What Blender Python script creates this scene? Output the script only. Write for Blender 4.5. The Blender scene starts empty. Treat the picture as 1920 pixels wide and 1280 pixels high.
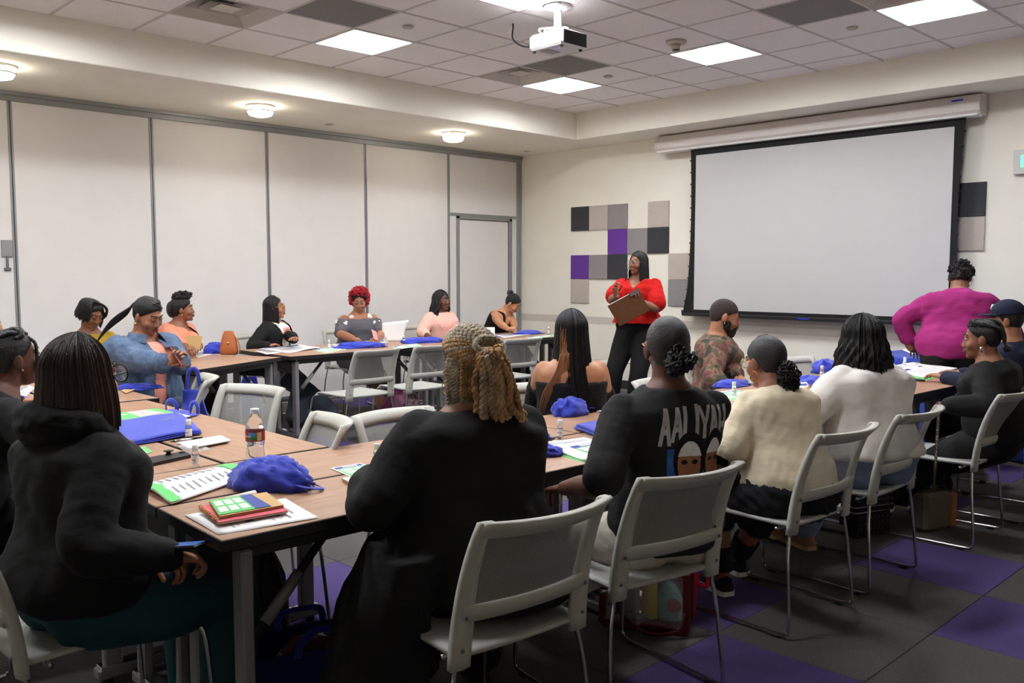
import bpy, math, random
import numpy as np
from mathutils import Vector, Matrix
from mathutils.bvhtree import BVHTree
random.seed(7); RNG = np.random.default_rng(7)
S = bpy.context.scene
COL = S.collection
PI = math.pi

# ------------------------------------------------------------------ camera, world, exposure
EYE = 1.45; FPX = 1661.16; YAW = .8005; PITCH = -.07735
cam = bpy.data.cameras.new('camera'); camo = bpy.data.objects.new('camera', cam); COL.objects.link(camo)
camo.location = (0, 0, EYE); camo.rotation_euler = (PI/2+PITCH, 0, YAW)
cam.lens = FPX/1920*36; cam.sensor_width = 36; cam.clip_start = .05
S.camera = camo
W = bpy.data.worlds.new('world'); S.world = W; W.use_nodes = True
W.node_tree.nodes['Background'].inputs[0].default_value = (1, .95, .9, 1)
W.node_tree.nodes['Background'].inputs[1].default_value = .08
S.view_settings.view_transform = 'Standard'; S.view_settings.look = 'None'
S.view_settings.gamma = 1; S.view_settings.use_curve_mapping = False
S.view_settings.exposure = 1.95
S.cycles.diffuse_bounces = 8; S.cycles.max_bounces = 14; S.cycles.transparent_max_bounces = 16
LAMP = 20.0     # radiance of the ceiling diffusers
SOFF = 8.0      # radiance of the soffit lamps

# ------------------------------------------------------------------ helpers
def P(u, v, z):
    "point of the horizontal plane z under the photograph's pixel (u, v)"
    d = camo.rotation_euler.to_matrix() @ Vector(((u-960)/FPX, -(v-640)/FPX, -1))
    t = (z-EYE)/d.z
    return Vector((d.x*t, d.y*t, z))
def lin(c):
    return tuple(((x/255)/12.92 if x/255 <= .04045 else ((x/255+.055)/1.055)**2.4) for x in c)
MATS = {}
def mat(name, col, rough=.6, metal=0, spec=.4, emit=0, bump=None, noise=None, coat=0, trans=0, alpha=None, sheen=0, ior=None):
    "plain principled material; col is sRGB 0-255; noise=(scale, amount) mottles the colour; bump=(scale, strength, stretch)"
    if name in MATS: return MATS[name]
    m = bpy.data.materials.new(name); m.use_nodes = True; MATS[name] = m
    nt = m.node_tree; b = nt.nodes['Principled BSDF']; c = lin(col)+(1,)
    b.inputs['Base Color'].default_value = c; b.inputs['Roughness'].default_value = rough
    b.inputs['Metallic'].default_value = metal; b.inputs['Specular IOR Level'].default_value = spec
    if coat: b.inputs['Coat Weight'].default_value = coat; b.inputs['Coat Roughness'].default_value = .15
    if trans: b.inputs['Transmission Weight'].default_value = trans
    if ior: b.inputs['IOR'].default_value = ior
    if sheen: b.inputs['Sheen Weight'].default_value = sheen; b.inputs['Sheen Roughness'].default_value = .5
    if emit: b.inputs['Emission Color'].default_value = c; b.inputs['Emission Strength'].default_value = emit
    if alpha is not None: b.inputs['Alpha'].default_value = alpha
    if noise or bump:
        tc = nt.nodes.new('ShaderNodeTexCoord')
    if noise:
        n = nt.nodes.new('ShaderNodeTexNoise'); n.inputs['Scale'].default_value = noise[0]; n.inputs['Detail'].default_value = 4
        r = nt.nodes.new('ShaderNodeMapRange'); r.inputs[1].default_value = .3; r.inputs[2].default_value = .7
        r.inputs[3].default_value = 1-noise[1]; r.inputs[4].default_value = 1+noise[1]
        h = nt.nodes.new('ShaderNodeVectorMath'); h.operation = 'SCALE'; h.inputs[0].default_value = c[:3]
        nt.links.new(tc.outputs['Object'], n.inputs['Vector']); nt.links.new(n.outputs[0], r.inputs[0])
        nt.links.new(r.outputs[0], h.inputs['Scale']); nt.links.new(h.outputs[0], b.inputs['Base Color'])
    if bump:
        mp = nt.nodes.new('ShaderNodeMapping'); mp.inputs['Scale'].default_value = bump[2] if len(bump) > 2 else (1, 1, 1)
        n = nt.nodes.new('ShaderNodeTexNoise'); n.inputs['Scale'].default_value = bump[0]; n.inputs['Detail'].default_value = 3
        k = nt.nodes.new('ShaderNodeBump'); k.inputs['Strength'].default_value = bump[1]; k.inputs['Distance'].default_value = .02
        nt.links.new(tc.outputs['Object'], mp.inputs[0]); nt.links.new(mp.outputs[0], n.inputs['Vector'])
        nt.links.new(n.outputs[0], k.inputs['Height']); nt.links.new(k.outputs[0], b.inputs['Normal'])
    return m

def link(o, parent=None):
    COL.objects.link(o)
    if parent is not None: o.parent = parent
    return o
def mesh_obj(name, geo, m, parent=None, smooth=False, loc=None, idx=None):
    V, F = geo
    me = bpy.data.meshes.new(name); me.from_pydata([tuple(map(float, v)) for v in V], [], [tuple(map(int, f)) for f in F])
    for k in (m if isinstance(m, (list, tuple)) else [m]): me.materials.append(k)
    if idx is not None: me.polygons.foreach_set('material_index', np.asarray(idx, dtype=np.int32))
    if smooth: me.polygons.foreach_set('use_smooth', np.ones(len(me.polygons), dtype=bool))
    me.update()
    o = bpy.data.objects.new(name, me); link(o, parent)
    if loc is not None: o.location = loc
    return o
def tag(o, label=None, cat=None, group=None, kind=None):
    if label: o['label'] = label
    if cat: o['category'] = cat
    if group: o['group'] = group
    if kind: o['kind'] = kind
    return o
def thing(name, label, cat, loc=(0, 0, 0), rz=0, group=None):
    o = bpy.data.objects.new(name, None); o.empty_display_size = .1; link(o)
    o.location = loc; o.rotation_euler = (0, 0, rz)
    return tag(o, label, cat, group)
def dup(root, loc, rz, label, group=None):
    def cp(o, par):
        c = o.copy(); COL.objects.link(c)
        if par is not None: c.parent = par
        for ch in o.children: cp(ch, c)
        return c
    r = cp(root, None); r.location = loc; r.rotation_euler = (0, 0, rz); r['label'] = label
    if group: r['group'] = group
    return r
def join(*gs):
    V, F, n = [], [], 0
    for v, f in gs:
        v = np.asarray(v, float).reshape(-1, 3)
        V.append(v); F += [tuple(i+n for i in q) for q in f]; n += len(v)
    return (np.vstack(V) if V else np.zeros((0, 3))), F
def xf(g, loc=(0, 0, 0), rz=0, rx=0, ry=0, sc=None):
    M = Matrix.Translation(loc) @ Matrix.Rotation(rz, 4, 'Z') @ Matrix.Rotation(rx, 4, 'X') @ Matrix.Rotation(ry, 4, 'Y')
    v = np.asarray(g[0], float)
    if sc is not None: v = v*np.asarray(sc)
    A = np.array(M); return v @ A[:3, :3].T + A[:3, 3], g[1]
def mxf(g, M):
    A = np.array(M); return np.asarray(g[0], float) @ A[:3, :3].T + A[:3, 3], g[1]
def box(x0, x1, y0, y1, z0, z1):
    V = [(x, y, z) for z in (z0, z1) for x, y in ((x0, y0), (x1, y0), (x1, y1), (x0, y1))]
    return np.array(V, float), [(3, 2, 1, 0), (4, 5, 6, 7), (0, 1, 5, 4), (1, 2, 6, 5), (2, 3, 7, 6), (3, 0, 4, 7)]
def bbox_(x0, x1, y0, y1, z0, z1, b=.004, rings=1):
    "box with chamfered vertical and horizontal edges (an octagon-ish loft)"
    b = min(b, (x1-x0)*.45, (y1-y0)*.45, (z1-z0)*.45)
    def ring(i, z):
        return [(x0+i+b, y0+i, z), (x1-i-b, y0+i, z), (x1-i, y0+i+b, z), (x1-i, y1-i-b, z), (x1-i-b, y1-i, z), (x0+i+b, y1-i, z), (x0+i, y1-i-b, z), (x0+i, y0+i+b, z)]
    return loft([ring(b*.8, z0), ring(0, z0+b), ring(0, z1-b), ring(b*.8, z1)])
def loft(rings, caps=True, closed=True):
    n = len(rings[0]); V = np.array([p for r in rings for p in r], float); F = []
    for k in range(len(rings)-1):
        for i in range(n if closed else n-1):
            j = (i+1) % n
            F.append((k*n+i, k*n+j, (k+1)*n+j, (k+1)*n+i))
    if caps and closed:
        F.append(tuple(range(n-1, -1, -1))); F.append(tuple((len(rings)-1)*n+i for i in range(n)))
    return V, F
def lathe(prof, n=20, c=(0, 0, 0)):
    "profile of (r, z) pairs about the vertical axis"
    return loft([[(c[0]+r*math.cos(2*PI*i/n), c[1]+r*math.sin(2*PI*i/n), c[2]+z) for i in range(n)] for r, z in prof])
def catmull(pts, k=6):
    p = np.array(pts, float)
    if len(p) < 3: return np.array([p[0]+(p[-1]-p[0])*t for t in np.linspace(0, 1, k+1)])
    q = np.vstack([2*p[0]-p[1], p, 2*p[-1]-p[-2]]); out = []
    for i in range(1, len(q)-2):
        for t in np.linspace(0, 1, k, endpoint=False):
            a, b, c, d = q[i-1], q[i], q[i+1], q[i+2]
            out.append(.5*((2*b)+(-a+c)*t+(2*a-5*b+4*c-d)*t*t+(-a+3*b-3*c+d)*t**3))
    out.append(p[-1]); return np.array(out)
def frames(path):
    p = np.array(path, float); T = np.gradient(p, axis=0); T /= np.linalg.norm(T, axis=1)[:, None]+1e-12
    ref = np.array([0, 0, 1.]) if abs(T[0][2]) < .9 else np.array([0, 1., 0])
    N = []; u = np.cross(T[0], ref); u /= np.linalg.norm(u)
    for t in T:
        u = u-t*np.dot(u, t); u /= np.linalg.norm(u)+1e-12; N.append(u.copy())
    N = np.array(N); return T, N, np.cross(T, N)
def tube(path, r, n=8, flat=1.0, round_caps=False):
    p = np.array(path, float); T, N, B = frames(p); r = np.broadcast_to(np.asarray(r, float), (len(p),)) if np.ndim(r) < 2 else r
    if round_caps:
        ext = []; er = []
        for a in (1.3, .9, .5): ext.append(p[0]-T[0]*r[0]*math.sin(a)); er.append(r[0]*math.cos(a))
        e2 = []; e2r = []
        for a in (.5, .9, 1.3): e2.append(p[-1]+T[-1]*r[-1]*math.sin(a)); e2r.append(r[-1]*math.cos(a))
        p = np.vstack([ext, p, e2]); r = np.concatenate([er, r, e2r])
        N = np.vstack([[N[0]]*3, N, [N[-1]]*3]); B = np.vstack([[B[0]]*3, B, [B[-1]]*3])
    a = np.linspace(0, 2*PI, n, endpoint=False)
    R = p[:, None, :]+r[:, None, None]*(np.cos(a)[None, :, None]*N[:, None, :]+flat*np.sin(a)[None, :, None]*B[:, None, :])
    return loft([list(x) for x in R])
def ellipsoid(c, r, n=16, m=10):
    V = []; F = []
    for i in range(1, m):
        t = PI*i/m
        V += [(c[0]+r[0]*math.sin(t)*math.cos(2*PI*j/n), c[1]+r[1]*math.sin(t)*math.sin(2*PI*j/n), c[2]+r[2]*math.cos(t)) for j in range(n)]
    for i in range(m-2):
        F += [(i*n+j, (i+1)*n+j, (i+1)*n+(j+1) % n, i*n+(j+1) % n) for j in range(n)]
    V += [(c[0], c[1], c[2]+r[2]), (c[0], c[1], c[2]-r[2])]; a = len(V)-2
    F += [(a, j, (j+1) % n) for j in range(n)]+[(a+1, (m-2)*n+(j+1) % n, (m-2)*n+j) for j in range(n)]
    return np.array(V, float), F
def grid(fn, nu, nv, thick=None):
    "sheet from fn(s, t) with s, t in 0..1; thick = offset vector for a closed slab"
    V = np.array([fn(i/nu, j/nv) for j in range(nv+1) for i in range(nu+1)], float); w = nu+1
    F = [(j*w+i, j*w+i+1, (j+1)*w+i+1, (j+1)*w+i) for j in range(nv) for i in range(nu)]
    if thick is None: return V, F
    n = len(V); V2 = V-np.asarray(thick, float)
    G = [tuple(n+i for i in reversed(f)) for f in F]
    rim = [i for i in range(nu)]+[j*w+nu for j in range(nv)]+[nv*w+i for i in range(nu, 0, -1)]+[j*w for j in range(nv, 0, -1)]
    for k in range(len(rim)):
        a, b = rim[k], rim[(k+1) % len(rim)]; G.append((b, a, a+n, b+n))
    return np.vstack([V, V2]), F+G
def sines(v, freq, seed, k=6):
    "smooth pseudo noise, about -1..1"
    g = np.random.default_rng(seed); d = g.normal(size=(k, 3)); d /= np.linalg.norm(d, axis=1)[:, None]
    f = freq*(.6+g.random(k)*1.0); ph = g.random(k)*6.28
    w = v+.25/freq*np.sin(v[:, [1, 2, 0]]*freq*1.3+seed)
    return sum(np.sin((w @ d[i])*f[i]*2*PI+ph[i]) for i in range(k))/k*1.6
def text_geo(s, size, depth=.001, font_shear=0):
    cu = bpy.data.curves.new('t', 'FONT'); cu.body = s; cu.size = size; cu.extrude = depth; cu.align_x = 'CENTER'; cu.align_y = 'CENTER'; cu.shear = font_shear; cu.resolution_u = 3
    ob = bpy.data.objects.new('t', cu); COL.objects.link(ob); dg = bpy.context.evaluated_depsgraph_get(); dg.update()
    me = bpy.data.meshes.new_from_object(ob.evaluated_get(dg))
    V = np.array([v.co[:] for v in me.vertices]).reshape(-1, 3); F = [tuple(p.vertices) for p in me.polygons]
    bpy.data.objects.remove(ob); bpy.data.curves.remove(cu); bpy.data.meshes.remove(me)
    return V, F
# ------------------------------------------------------------------ room
XL, YR, ZC, ZS = -8.82, 8.74, 3.36, 3.05          # left partition, screen wall, ceiling, soffit underside
EX, EY = -7.248, 8.109                              # soffit edges
X0, Y0 = 2.6, -3.4                                  # walls behind the camera
TL = .6096; GX, GY = -6.585, 4.069                  # ceiling grid module and origin
mCream = mat('cream_paint', (238, 233, 219), .85, noise=(3, .02))
mCeil = mat('ceiling_tile', (246, 242, 240), .95, bump=(120, .15), noise=(60, .03))
mGridT = mat('ceiling_grid', (206, 200, 196), .7)
mPart = mat('partition_fabric', (228, 224, 221), .9, bump=(300, .08, (1, 1, 4)), noise=(5, .015))
mAlu = mat('grey_aluminium', (150, 152, 152), .45, metal=.35)
mAluD = mat('grey_aluminium_dark', (112, 113, 112), .5, metal=.3)
mWhite = mat('white_paint', (232, 230, 226), .5)
mDark = mat('dark_plastic', (24, 24, 25), .5)
mBase = mat('dark_baseboard', (52, 50, 50), .6)
mCarG = mat('carpet_grey', (104, 101, 99), 1, bump=(420, .7), noise=(150, .22), spec=.1)
mCarP = mat('carpet_purple', (100, 86, 140), 1, bump=(420, .7), noise=(150, .18), spec=.1)
mSlab = mat('floor_slab', (100, 97, 95), 1)

fl = tag(mesh_obj('floor', box(XL-.2, X0+.2, Y0-.2, YR+.2, -.06, -.006), mSlab), kind='structure')
# carpet squares; purple ones where the photograph shows them (column, row counted from the tile under the near table)
TX, TY = -1.314, 4.239
purple = {(-1, 0), (0, -1), (-1, -3), (-2, -2), (-4, -4), (-5, 0), (-4, -1), (-9, -1), (-10, 1), (-12, 2), (-7, -4), (-2, 4), (-2, 2), (0, 3), (-8, 2), (-6, 2), (-3, 1), (-9, -4), (-11, -2), (-4, 4), (-6, 5), (1, 1), (1, -3)}
cm = {}
for k, m in (('g', mCarG), ('p', mCarP)):
    e = .0015; me = mesh_obj('tile_source', bbox_(e, TL-e, e, TL-e, -.006, 0, .001), m); cm[k] = me.data; bpy.data.objects.remove(me)
for i in range(-13, 5):
    for j in range(-9, 8):
        x, y = TX+i*TL, TY+j*TL
        if x < XL-.6 or y > YR or (x > .9) or y < -.8: continue
        if x < XL or y+TL > YR or (-x*.2-.9 > y+TL): continue
        o = bpy.data.objects.new('carpet_tile', cm['p' if (i, j) in purple else 'g']); link(o, fl); o.location = (x, y, 0)
        if (i, j) in purple: o['label'] = 'purple carpet square'

# walls
wl = tag(mesh_obj('wall_left', box(XL-.12, XL-.05, Y0, YR, 0, ZC+.25), mCream), kind='structure')
seams = [-2.64, -1.39, -.14, 1.11, 2.36, 3.61, 4.86, 6.14, 7.42, 8.69]
ztop = ZS-.085
for k in range(len(seams)-1):
    a, b = seams[k]+.014, seams[k+1]-.014
    if k < len(seams)-2:
        mesh_obj('partition_panel', bbox_(XL-.05, XL, a, b, .06, ztop, .004), mPart, wl)
    else:                                           # last bay: transom, pass door and slim side panels
        mesh_obj('partition_panel', bbox_(XL-.05, XL, a, b, 2.22, ztop, .004), mPart, wl)
        mesh_obj('partition_panel', bbox_(XL-.05, XL, a, 7.55, .06, 2.19, .004), mPart, wl)
        mesh_obj('partition_panel', bbox_(XL-.05, XL, 8.56, b, .06, 2.19, .004), mPart, wl)
for y in seams:
    w = .02 if y < 8 else .05
    mesh_obj('seam_trim', join(bbox_(XL-.06, XL+.008, y-w, y-.003, .05, ztop, .003), bbox_(XL-.06, XL+.008, y+.003, min(y+w, YR-.002), .05, ztop, .003)), mAlu, wl)
mesh_obj('head_track', join(bbox_(XL-.06, XL+.012, Y0, YR, ztop, ZS-.035, .003), bbox_(XL-.06, XL+.03, Y0, YR, ZS-.035, ZS, .003)), mAlu, wl)
mesh_obj('bottom_seal', join(bbox_(XL-.05, XL+.012, Y0, YR, .035, .07, .003), box(XL-.05, XL-.006, Y0, YR, .002, .036)), mAluD, wl)
mesh_obj('floor_track', bbox_(XL-.03, XL+.05, Y0, YR, .0, .012, .003), mAlu, wl)
d1 = tag(mesh_obj('door_1', bbox_(XL-.04, XL-.006, 7.61, 8.49, .06, 2.14, .004), mPart), kind='structure')
mesh_obj('door_frame', join(bbox_(XL-.05, XL+.012, 7.55, 7.6, .05, 2.19, .004), bbox_(XL-.05, XL+.012, 8.5, 8.55, .05, 2.19, .004), bbox_(XL-.05, XL+.012, 7.55, 8.55, 2.15, 2.19, .004)), mAlu, d1)
mesh_obj('transom_rail', bbox_(XL-.05, XL+.01, 7.44, 8.64, 2.19, 2.225, .003), mAlu, wl)
pl = at0 = P(18, 480, 1.6)
lt = thing('panel_latch', 'small grey latch plate with key on the leftmost partition panel', 'latch', (XL, 2.29, 1.62))
mesh_obj('latch_plate', bbox_(0, .014, -.045, .045, -.03, .12, .004), mAlu, lt)
mesh_obj('latch_key', join(bbox_(0, .02, -.01, .01, -.13, -.02, .003), bbox_(0, .022, -.028, .028, -.15, -.125, .004)), mAluD, lt)

wr = tag(mesh_obj('wall_right', box(XL-.12, X0, YR, YR+.1, 0, ZC+.25), mCream), kind='structure')
mesh_obj('wall_band', box(XL, X0, YR-.003, YR+.01, .79, .885), mat('wall_band', (208, 199, 188), .8), wr)
tag(mesh_obj('baseboard_right', bbox_(XL, X0, YR-.012, YR+.01, 0, .1, .004), mBase), kind='structure')
tag(mesh_obj('wall_back', box(XL-.12, X0+.1, Y0-.1, Y0, 0, ZC+.25), mCream), kind='structure')
tag(mesh_obj('wall_near', box(X0, X0+.1, Y0, YR, 0, ZC+.25), mCream), kind='structure')
# soffits
tag(mesh_obj('trim_1', bbox_(XL-.1, EX, Y0, YR, ZS, ZC+.2, .006), mCream), kind='structure')
tag(mesh_obj('trim_2', bbox_(EX, X0, EY, YR+.02, ZS, ZC+.2, .006), mCream), kind='structure')
# acoustic felt squares on the screen wall
XA, ZA, SA = -7.879, 2.307, .313
mFelt = {'d': mat('felt_charcoal', (62, 62, 66), .95, bump=(200, .3), noise=(90, .18)), 'g': mat('felt_grey', (146, 141, 140), .95, bump=(200, .3), noise=(90, .1)),
         'b': mat('felt_beige', (190, 179, 168), .95, bump=(200, .3), noise=(90, .08)), 'p': mat('felt_purple', (104, 58, 152), .95, bump=(200, .3), noise=(90, .06))}
fm = {}
for k, m in mFelt.items():
    o = mesh_obj('felt_source', bbox_(.002, SA-.002, -.02, .002, .002, SA-.002, .003), m); fm[k] = o.data; bpy.data.objects.remove(o)
for c, r, k in [(0, 0, 'd'), (1, 0, 'b'), (2, 0, 'g'), (4, 0, 'b'), (2, 1, 'p'), (3, 1, 'g'), (4, 1, 'd'), (0, 2, 'p'), (1, 2, 'g'), (2, 2, 'd'), (5, 2, 'b'), (0, 3, 'b'), (5, 3, 'g'), (6, 0, 'p'), (6, 1, 'b'),
                (15.15, .1, 'd'), (15.15, 1.1, 'b'), (14.15, 1.1, 'g')]:
    o = bpy.data.objects.new('acoustic_tile', fm[k]); link(o, wr); o.location = (XA+c*SA, YR-.001, ZA-(r+1)*SA)
    o['label'] = {'d': 'charcoal', 'g': 'grey', 'b': 'beige', 'p': 'purple'}[k]+' felt square'

# ceiling with lay-in tiles
ce = tag(mesh_obj('ceiling', box(EX-.15, X0+.1, Y0-.1, EY+.15, ZC+.16, ZC+.25), mGridT), kind='structure')
mesh_obj('ceiling_grid', join(*[bbox_(GX+(i-1)*TL-.012, GX+(i-1)*TL+.012, Y0, EY, ZC, ZC+.03, .002) for i in range(1, 16)], *[bbox_(EX, X0, GY+j*TL-.012, GY+j*TL+.012, ZC+.001, ZC+.03, .002) for j in range(-12, 7)]), mGridT, ce)
lights = {(1, 0), (1, 4), (4, 0), (4, 4), (7, 4), (1, -4), (4, -4), (7, 0), (7, -4), (4, -8), (1, -8)}  # unseen lights, rearmost row and right column, added to brighten the foreground
returns = {(2, -1), (2, 3), (6, 3)}
vents = {(1, -2), (1, 3), (7, 3)}
tl = mesh_obj('tile_source', bbox_(.008, TL-.008, .008, TL-.008, .004, .02, .003), mCeil); tmesh = tl.data; bpy.data.objects.remove(tl)
mTrof = mat('troffer_white', (238, 236, 232), .45)
mLamp = mat('lamp_lens', (246, 250, 255), .4, emit=LAMP)
mPerf = mat('perforated_return', (128, 124, 122), .6, noise=(90, .12), bump=(160, .4))
def edge_piece(x0, x1, y0, y1):
    mesh_obj('ceiling_tile', bbox_(x0+.006, x1-.006, y0+.006, y1-.006, ZC+.004, ZC+.02, .003), mCeil, ce)
lamp_words = {(1, 0): 'bright square ceiling light left of the projector', (1, 4): 'square ceiling light nearest the room corner', (4, 0): 'square ceiling light above the projector, cut by the top edge',
              (4, 4): 'square ceiling light beside the smoke detector', (7, 4): 'square ceiling light at top right above the screen'}
for i in range(1, 15):
    for j in range(-12, 7):
        x, y = GX+(i-1)*TL, GY+j*TL
        if x+TL > X0 or y < Y0: continue
        if j == 6:
            if i < 13: edge_piece(x, x+TL, y, EY)
            continue
        if (i, j) in lights:
            if (i, j) in lamp_words: t = thing('ceiling_light', lamp_words[(i, j)], 'ceiling light', (x+TL/2, y+TL/2, ZC))
            else: t = thing('ceiling_light', 'square ceiling light outside the picture, '+{(1, -4): 'next to the partition', (4, -4): 'over the left tables', (7, 0): 'over the people facing the screen', (7, -4): 'over the near table corner', (4, -8): 'behind the left row', (1, -8): 'behind the left row next to the partition'}[(i, j)], 'ceiling light', (x+TL/2, y+TL/2, ZC))
            h = TL/2-.004
            def side(k): return [(-h*k, -h*k), (h*k, -h*k), (h*k, h*k), (-h*k, h*k)]
            mesh_obj('frame', join(*[bbox_(*b, -.004, .02, .002) for b in ((-h, h, -h, -h+.018), (-h, h, h-.018, h), (-h, -h+.018, -h, h), (h-.018, h, -h, h))]), mTrof, t)
            # shallow vault whose middle strip is the glowing lens
            prof = [(-.285, .0), (-.25, .05), (-.19, .085), (-.15, .09), (-.15, .062), (.15, .062), (.15, .09), (.19, .085), (.25, .05), (.285, .0)]
            V = [(px, s*.285, pz) for s in (-1, 1) for px, pz in prof]; n = len(prof)
            F = [(k, k+1, n+k+1, n+k) for k in range(n-1) if k != 4]
            mesh_obj('reflector', (V, F+[tuple(range(n)), tuple(range(2*n-1, n-1, -1))]), mTrof, t)
            mesh_obj('lens', box(-.15, .15, -.284, .284, .058, .064), mLamp, t)
            continue
        if (i, j) in returns:
            words = {(2, -1): 'grey perforated return grille left of the projector', (2, 3): 'grey perforated return grille near the room corner', (6, 3): 'grey perforated return grille above the screen'}
            t = thing('return_grille', words[(i, j)], 'vent', (x, y, ZC))
            mesh_obj('perforated_plate', bbox_(.012, TL-.012, .012, TL-.012, .002, .012, .003), mPerf, t)
            continue
        if (i, j) in vents:
            words = {(1, -2): 'square stepped air diffuser at top left of the ceiling', (1, 3): 'square stepped air diffuser beside the corner light', (7, 3): 'square stepped air diffuser beside the top right light'}
            t = thing('air_diffuser', words[(i, j)], 'vent', (x+TL/2, y+TL/2, ZC))
            for k, (s, z) in enumerate(((.295, 0), (.215, .05), (.15, .04), (.085, .03))):
                w = (.075, .045, .045, .085)[k]
                def rg(a, zz): return [(-a, -a, zz), (a, -a, zz), (a, a, zz), (-a, a, zz)]
                mesh_obj('vane', loft([rg(s, z), rg(s-w, z+.055 if k < 3 else z+.02), rg(s-w, z+.065 if k < 3 else z+.03), rg(s, z+.01)], caps=(k == 3)), mat('vent_paint', (206, 200, 190), .5), t)
            mesh_obj('duct', box(-.29, .29, -.29, .29, .13, .14), mDark, t)
            continue
        o = bpy.data.objects.new('ceiling_tile', tmesh); link(o, ce); o.location = (x, y, ZC)
for j in range(-12, 7):
    y = GY+j*TL
    if y >= Y0: edge_piece(EX, GX, y, min(y+TL, EY))

# soffit lamps
mGlass = mat('lamp_glass', (255, 246, 228), .3, emit=SOFF)
for (u, v, w) in ((488, 208, 'round flush ceiling lamp in the middle of the left soffit'), (850, 257, 'round flush ceiling lamp on the soffit near the pass door'), (-5, 135, 'round flush ceiling lamp cut by the left picture edge')):
    p = P(u, v, 3.0); t = thing('soffit_lamp', w, 'ceiling light', (p.x, p.y, ZS))
    mesh_obj('canopy', lathe([(.135, 0), (.14, -.012), (.132, -.02)], 28), mWhite, t, True)
    mesh_obj('glass_shade', lathe([(.118, -.02), (.122, -.05), (.126, -.053), (.126, -.06), (.12, -.063), (.105, -.09), (.06, -.104), (.001, -.106)], 28), mGlass, t, True)
    mesh_obj('trim_ring', lathe([(.121, -.052), (.13, -.052), (.13, -.062), (.121, -.062)], 28), mAlu, t, True)
for (u, v, zz, w) in ((765, 50, ZC, 'small round sprinkler cover right of the left ceiling light'), (1140, 143, ZC, 'small round sprinkler cover beside the corner ceiling light'), (1598, 52, ZC, 'small round sprinkler cover below the top right grille'), (618, 233, ZS, 'small round sprinkler cover in the left soffit'), (988, 283, ZS, 'small round sprinkler cover in the soffit corner')):
    p = P(u, v, zz); tag(mesh_obj('sprinkler_cover', lathe([(.045, 0), (.045, -.006), (.036, -.012), (.001, -.013)], 20, tuple(p)), mat('sprinkler_white', (196, 188, 182), .5), None, True), w, 'sprinkler')
p = P(1268, 78, ZC); t = thing('smoke_detector', 'beige smoke detector on the ceiling beside a square light', 'smoke detector', p)
mesh_obj('base', lathe([(.085, 0), (.085, -.015), (.07, -.025)], 24), mat('detector', (205, 196, 178), .5), t, True)
mesh_obj('sensor_head', lathe([(.042, -.022), (.04, -.06), (.034, -.066), (.001, -.068)], 24), mat('detector', (205, 196, 178), .5), t, True)
mesh_obj('sensor_slot', lathe([(.03, -.065), (.03, -.072), (.001, -.073)], 18), mDark, t)

# projector
p = P(1046, 12, ZC)
t = thing('projector', 'white ceiling projector with dark side hanging from a pole mount', 'projector', p, rz=.0)
mPw = mat('projector_white', (226, 224, 222), .4)
mesh_obj('ceiling_plate', lathe([(.1, 0), (.11, -.012), (.05, -.03)], 24), mPw, t, True)
mesh_obj('pole', tube([(0, 0, -.02), (0, 0, -.17)], .028, 14), mPw, t, True)
mesh_obj('bracket', join(bbox_(-.09, .09, -.02, .02, -.175, -.16, .004), bbox_(-.02, .02, -.1, .1, -.178, -.165, .004), *[tube([(a, b, -.165), (a, b, -.2)], .008, 8) for a in (-.07, .07) for b in (-.06, .06)]), mPw, t)
mesh_obj('housing', bbox_(-.17, .17, -.13, .13, -.31, -.2, .018), mPw, t)
mesh_obj('side_grille', join(*[bbox_(.168, .173, -.11+k*.026, -.092+k*.026, -.295, -.215, .001) for k in range(9)], box(.165, .171, -.12, .12, -.3, -.21)), mDark, t)
mesh_obj('lens', join(xf(lathe([(.035, 0), (.035, .025), (.025, .025), (.022, .012), (.001, .014)], 20), (.09, .13, -.255), rx=-PI/2)), mDark, t, True)
mesh_obj('vent_panel', box(-.1, -.02, -.08, .05, -.314, -.309), mat('projector_grey', (170, 168, 168), .5), t)
for a, b in ((.13, .1), (-.14, -.1), (.13, -.1)): mesh_obj('focus_foot', lathe([(.012, -.31), (.012, -.322), (.001, -.323)], 10, (a, b, 0)), mDark, t)
mesh_obj('power_light', xf(lathe([(.006, 0), (.001, -.002)], 8), (.06, -.05, -.3105)), mat('blue_led', (60, 60, 255), .4, emit=2), t)
p2 = P(962, 44, ZC)-p
mesh_obj('cable', tube(catmull([(p2.x, p2.y, 0), (p2.x, p2.y, -.03), (p2.x, p2.y, -.12), (p2.x*.75, p2.y*.75, -.2), (-.17, -.02, -.25)], 8), .006, 6), mDark, t, True)
mesh_obj('cable_bundle', join(*[tube(catmull([(-.05+a, -.05, -.2), (-.03+a, -.1+b, -.17), (.0, -.03, -.15), (.01, .0, -.1)], 6), .005, 6) for a, b in ((0, 0), (.03, .02), (-.04, -.02))]), mWhite, t, True)

# projection screen
sc = thing('projection_screen', 'large pull-down projection screen with black border and pale casing', 'screen', (-4.47, 8.6, 0))
mCase = mat('screen_case', (214, 205, 200), .5)
cw = (-6.38+4.47, -2.84+4.47)
ringp = [(.08, 2.86), (-.06, 2.86), (-.085, 2.89), (-.09, 2.96), (-.06, 3.03), (.0, 3.045), (.1, 3.045), (.1, 2.86)]
mesh_obj('casing', loft([[(x, y, z) for y, z in ringp] for x in (cw[0]+.03, cw[1]-.03)]), mCase, sc)
mesh_obj('casing_lip', bbox_(cw[0]+.02, cw[1]-.02, -.075, .06, 2.845, 2.865, .004), mWhite, sc)
for x0, x1 in ((cw[0], cw[0]+.035), (cw[1]-.035, cw[1])):
    mesh_obj('end_cap', loft([[(x, y*1.03, z) for y, z in ringp] for x in (x0, x1)]), mCase, sc)
mBlk = mat('screen_black', (22, 22, 23), .8)
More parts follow.
